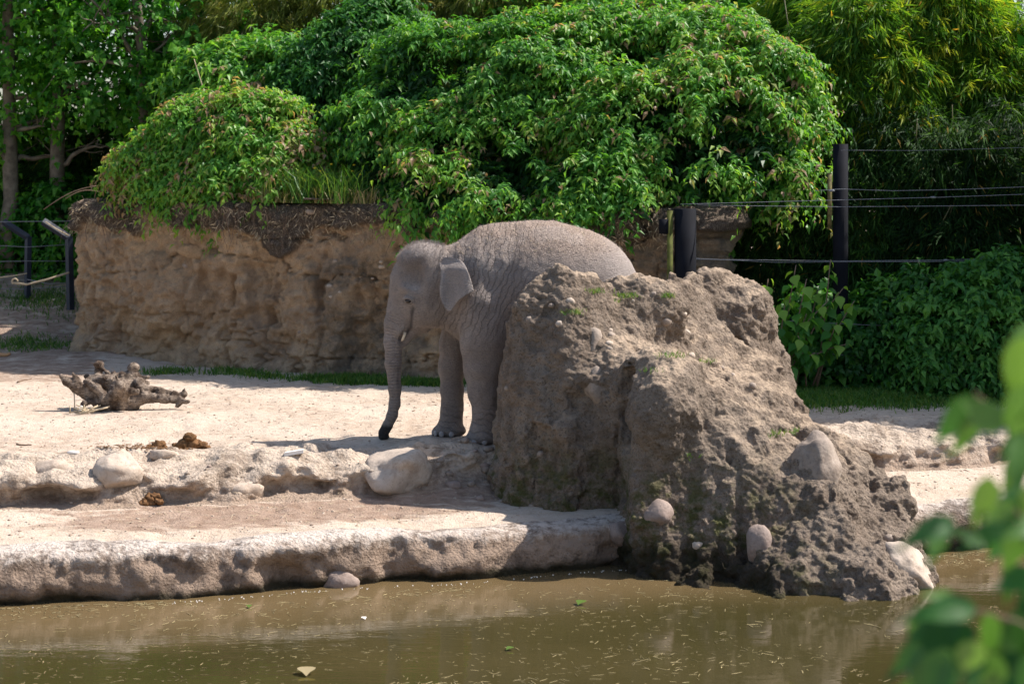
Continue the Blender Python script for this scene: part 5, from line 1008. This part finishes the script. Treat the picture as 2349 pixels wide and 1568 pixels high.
c0 = on_ground(168, 1041, -.05); V, F = stone(c0 + np.array([0, 0, .015]), (.055, .03, .018), 3, 2); mk('white_stone', V, F, WHITE, None, loc=tuple(c0), label='small flat white stone on the sand left of the angular boulder', cat='stone')
def stick(X, Y, X2, Y2, r_, mat, lab, z=0):
    a = on_ground(X, Y, z); b = on_ground(X2, Y2, z); t = np.linspace(0, 1, 6)[:, None]; P = a + (b - a) * t + np.array([0, 0, r_ * .7]); P = P + rng.normal(size=P.shape) * r_ * .3; V, F = tube(P, np.linspace(r_, r_ * .6, 6), 6); return mk('stick', V, F, mat, None, loc=tuple(a), label=lab, cat='stick')
stick(-12, 818, 26, 815, .035, mat_plain('fresh_wood', (.42, .24, .12), .8, .2, .2, 9), 'short orange brown log at the left edge of the sand'); stick(40, 877, 72, 869, .012, TWIG, 'thin dark stick in the shade near the left edge'); stick(38, 1020, 72, 1021, .01, TWIG, 'grey stick lying on the sand left of the stump')
stick(975, 1030, 1010, 1028, .006, TWIG, 'thin dark twig beside the far front foot', 0)
a = SB + S_(510, 780, -.22); b = on_ground(183, 948, 0); V, F = tube(np.linspace(a, b + np.array([0, 0, .03]), 5), [.016, .017, .017, .018, .014], 8); mk('peeled_branch', V, F, WHITE, None, loc=tuple(b), label='short pale peeled branch propped against the left root of the stump', cat='branch')
parts = [tube(np.array([b + rg.normal(size=3) * np.array([.08, .05, .0]) + np.array([.05, 0, .01]), b + rg.normal(size=3) * np.array([.1, .06, .02]) + np.array([.08, 0, .06])]), .006, 4) for _ in range(16)]
V, F = merge(parts); mk('splinters', V, F, STRAW, None, loc=tuple(b), label='small heap of pale wood splinters in front of the stump', cat='splinters')
c0 = on_ground(190, 925, 0); V, F = tube(np.array([SB + S_(365, 600, -.12), SB + S_(380, 750, -.14), SB + S_(385, 890, -.16)]), .006, 5); mk('twig', V, F, STRAW, None, loc=tuple(SB + S_(385, 890, -.16)), label='thin pale twig hanging from the left root of the stump', cat='twig')
# loose straw, clods and grit on the soil
def scatter(n, xr, dr, seed):
    rg = np.random.default_rng(seed); X = rg.uniform(*xr, n); D = rg.uniform(*dr, n); Y = yw(X) + D; return np.array([(a, b, ground_z(a, b)) for a, b in zip(X, Y)])
P = scatter(900, (-4.6, 4.6), (.5, 1.9), 61); P[:, 2] += .004; flecks('loose_straw', P, .03, .0022, 62, STRAW, label='loose straw scattered over the damp lower terrace', cat='straw')
P = scatter(1400, (-6, 5.5), (2.6, 8), 63); P[:, 2] += .004; flecks('litter_bits', P, .03, .003, 64, TWIG, label='bits of bark and twig scattered over the dry sand', cat='litter')
P = np.vstack([scatter(1500, (-6, 5.5), (2.3, 8), 65), scatter(700, (-4.5, 4.5), (.5, 1.9), 66)]); rg = np.random.default_rng(67); V0, F0 = ICO[1]; sz = rg.uniform(.004, .018, len(P)); V = (P[:, None] + V0[None] * sz[:, None, None] * np.array([1, 1, .6]) * rg.uniform(.7, 1.3, (len(P), len(V0), 1))).reshape(-1, 3); F = (np.arange(len(P))[:, None, None] * len(V0) + F0[None]).reshape(-1, 3)
mk('soil_clods', V, F, SOIL, None, attrs={'wet': np.full(len(V), .5)}, kind='stuff', label='small soil clods lying over the sand', cat='clods')
P = scatter(500, (-4.3, -.5), (.0, 1), 68); P = np.array([on_ground(x_, y_, -.02) for x_, y_ in zip(rg.normal(350, 60, 260), rg.normal(1026, 4, 260))]); P[:, 2] += .006; flecks('dung_crumbs', P, .02, .006, 69, DUNG, label='thin trail of dung crumbs around the dung piles on the ledge', cat='dung')
# ------------------------------------------------------------------ on the water
rg = np.random.default_rng(171); n = 2600; X = rg.uniform(-4.6, 4.6, n); Y = 12.4 + 4.6 * rg.random(n) ** 1.3; k = (Y < yw(X) - .3) & (fbm(P3(X * 1.6 + Y * .4, Y * 1.1, 4), 4, 9) > .05 * rg.normal(size=n)); P = P3(X[k], Y[k], np.full(k.sum(), WZ + .004))
flecks('floating_straw', P, .034, .0022, 172, CHAFF, label='longer pale straws drifting on the pond', cat='straw', tilt=0)
rg = np.random.default_rng(71); n = 4500; X = rg.uniform(-4.6, 4.6, n); Y = rg.uniform(12.3, 17.4, n); k = (Y < yw(X) - .25) & (fbm(P3(X * 1.2, Y * 1.6, 0), 3, 5) > -.3 + .5 * (Y - 13) / 4 * rg.random(n) + .2 * rg.random(n)); P = P3(X[k], Y[k], np.full(k.sum(), WZ + .003))
flecks('floating_straw', P, .020, .0017, 72, CHAFF, label='straw and chaff floating on the pond', cat='straw', tilt=0)
n = 420; X = rg.uniform(-4, 3.6, n); P = P3(X, yw(X) - .13 + .02 * rg.normal(size=n) - .13 * fbm(P3(X * 1.1, WZ * 1.2, 0), 3, 5), np.full(n, WZ)); k = ((X < .95) & (rg.random(n) < .45 * sstep(-.3, .4, fbm(P3(X * 2.5, 0, 0), 2, 8)) + .1)) | (X > 3.0); P = P[k]
sz = rg.uniform(.002, .0065, len(P)); V = (P[:, None] + V0[None] * sz[:, None, None]).reshape(-1, 3); F = (np.arange(len(P))[:, None, None] * len(V0) + F0[None]).reshape(-1, 3); mk('foam', V, F, WHITE, None, kind='stuff', label='tiny white foam bubbles along the waterline', cat='foam')
rg = np.random.default_rng(271); n = 1500; X = rg.uniform(-4.4, 4.4, n); Y = yw(X) - .12 - .45 * rg.random(n) ** 2.0; k = fbm(P3(X * 1.4, Y * .6, 2), 3, 12) > .08 * rg.normal(size=n); P = P3(X[k], Y[k], np.full(k.sum(), WZ + .004))
flecks('scum_line', P, .022, .003, 272, CHAFF, label='drift of wet chaff gathered along the foot of the bank', cat='chaff', tilt=0)
for X, Y, s, mat, lab in [(1337, 1383, .09, GRASS, 'green leaf floating near the shadow edge on the water'), (1175, 1488, .06, GRASS, 'small green leaf floating in the middle of the pond'), (703, 1540, .13, DRYG, 'curled brown dead leaf floating near the bottom of the pond'), (833, 1418, .045, WHITE, 'white petal floating under the pale bank reflection'), (572, 1391, .05, GRASS, 'tiny green leaf floating left of the white petal')]:
    D = D_ground(Y, WZ); c = W(X, Y, D); ww = hv.copy(); ww = ww * s; a = rg.uniform(0, 6); ca, sa = math.cos(a), math.sin(a); ww = ww @ np.array([[ca, sa, 0], [-sa, ca, 0], [0, 0, 1]]); ww[:, 2] = ww[:, 2] * .5 + .012 * s / .05 + .006
    mk('floating_leaf', ww + c, hf, mat, None, loc=tuple(c), attrs={'tint': np.full(len(ww), .95 if mat is DRYG else .8)}, label=lab, cat='leaf')

# ------------------------------------------------------------------ blurred twig close to the camera
FGL = leaf_mat('near_leaf', [(0, (.010, .05, .009)), (.55, (.025, .11, .015)), (1, (.11, .22, .045))], .33, .35, .5)
near = thing('leafy_branch', 'out of focus green leafy branches hanging in close at the lower right', 'branch', (1.05, 3.1, .9))
nm = [mesh('leaf', hv * np.array([1, .62, 1]), hf, FGL, True, {'tint': np.full(len(hv), t)}) for t in (.25, .5, .75, .95)]
def nleaf_(X, Y, X2, Y2, D, wd, t):
    a = W(X, Y, D); b = W(X2, Y2, D - random.uniform(-.06, .06)); d = Vector(b - a); L = d.length; o = bpy.data.objects.new('leaf', nm[t]); C.objects.link(o); o.parent = near
    o.location = Vector(a) - Vector(near.location); zax = Vector((random.uniform(-.4, .4), -.75, .65)); xax = d.normalized(); yax = zax.cross(xax).normalized(); zax = xax.cross(yax)
    from mathutils import Matrix
    o.rotation_euler = Matrix((xax, yax, zax)).transposed().to_euler(); o.scale = (L / 1.1, wd / .68, L / 1.3)
k3 = .4359 * 3.0 / FPX
LV = [(2300, 985, 2200, 900, 90, 3), (2240, 905, 2140, 1030, 80, 1), (2250, 920, 2190, 1090, 75, 2), (2349, 770, 2320, 960, 90, 3), (2349, 880, 2300, 1000, 60, 2), (2349, 1000, 2290, 1040, 60, 2), (2330, 1050, 2330, 1180, 80, 1), (2270, 1090, 2240, 1230, 75, 3),
      (2190, 1190, 2070, 1240, 70, 1), (2160, 1200, 2140, 1290, 60, 2), (2330, 1190, 2200, 1250, 70, 0), (2349, 1200, 2300, 1330, 80, 2), (2240, 1390, 2080, 1400, 80, 1), (2150, 1400, 2070, 1450, 80, 2), (2200, 1410, 2040, 1540, 110, 0), (2230, 1430, 2110, 1568, 100, 1),
      (2349, 1440, 2260, 1560, 100, 2), (2400, 1380, 2290, 1480, 90, 0), (2180, 1500, 2080, 1620, 100, 1), (2330, 1540, 2200, 1640, 110, 0), (2400, 1500, 2340, 1640, 110, 1), (2290, 1500, 2250, 1600, 90, 2), (2420, 1290, 2330, 1370, 80, 1), (2410, 1130, 2349, 1240, 80, 0),
      (2400, 820, 2360, 940, 80, 1), (2420, 950, 2350, 1060, 80, 2), (2260, 1250, 2180, 1200, 50, 2), (2300, 1120, 2200, 1180, 50, 1), (2450, 1420, 2380, 1560, 100, 0), (2200, 1380, 2120, 1350, 50, 3)]
for _ in range(60):
    if random.random() < .62: X, Y = random.uniform(2110, 2420), random.uniform(1400, 1640)
    else: X, Y = random.uniform(2330, 2430), random.uniform(760, 1400)
    if (X - 2080) * 1.0 + (Y - 1400) * .9 < 90 and Y > 1390: continue
    a_ = random.uniform(1.6, 3.0); L_ = random.uniform(75, 125); LV.append((X, Y, X + L_ * math.cos(a_), Y + L_ * math.sin(a_), random.uniform(60, 95), random.choice((0, 0, 1, 1, 2, 3))))
for X, Y, X2, Y2, wd, t in LV: nleaf_(X, Y, X2, Y2, random.uniform(2.8, 3.15), wd * k3, t)
parts = []
b0 = np.array([1.75, 3.15, .9])
for ends in [[(2480, 1500), (2380, 1200), (2349, 900), (2340, 760)], [(2450, 1300), (2349, 1180), (2250, 1130), (2180, 1190)], [(2480, 1520), (2349, 1430), (2250, 1400), (2160, 1400)], [(2450, 1080), (2349, 980), (2280, 940), (2235, 900)], [(2480, 1600), (2330, 1540), (2200, 1500)]]:
    P = np.array([W(X, Y, 3.05) for X, Y in ends]); P = np.vstack([b0, P]); L = np.linspace(0, 1, len(P)); t = np.linspace(0, 1, 14); parts.append(tube(np.stack([np.interp(t, L, P[:, q]) for q in range(3)], -1), np.linspace(.006, .0018, 14), 6))
V, F = merge(parts); mk('twigs', V, F, TWIG, near)
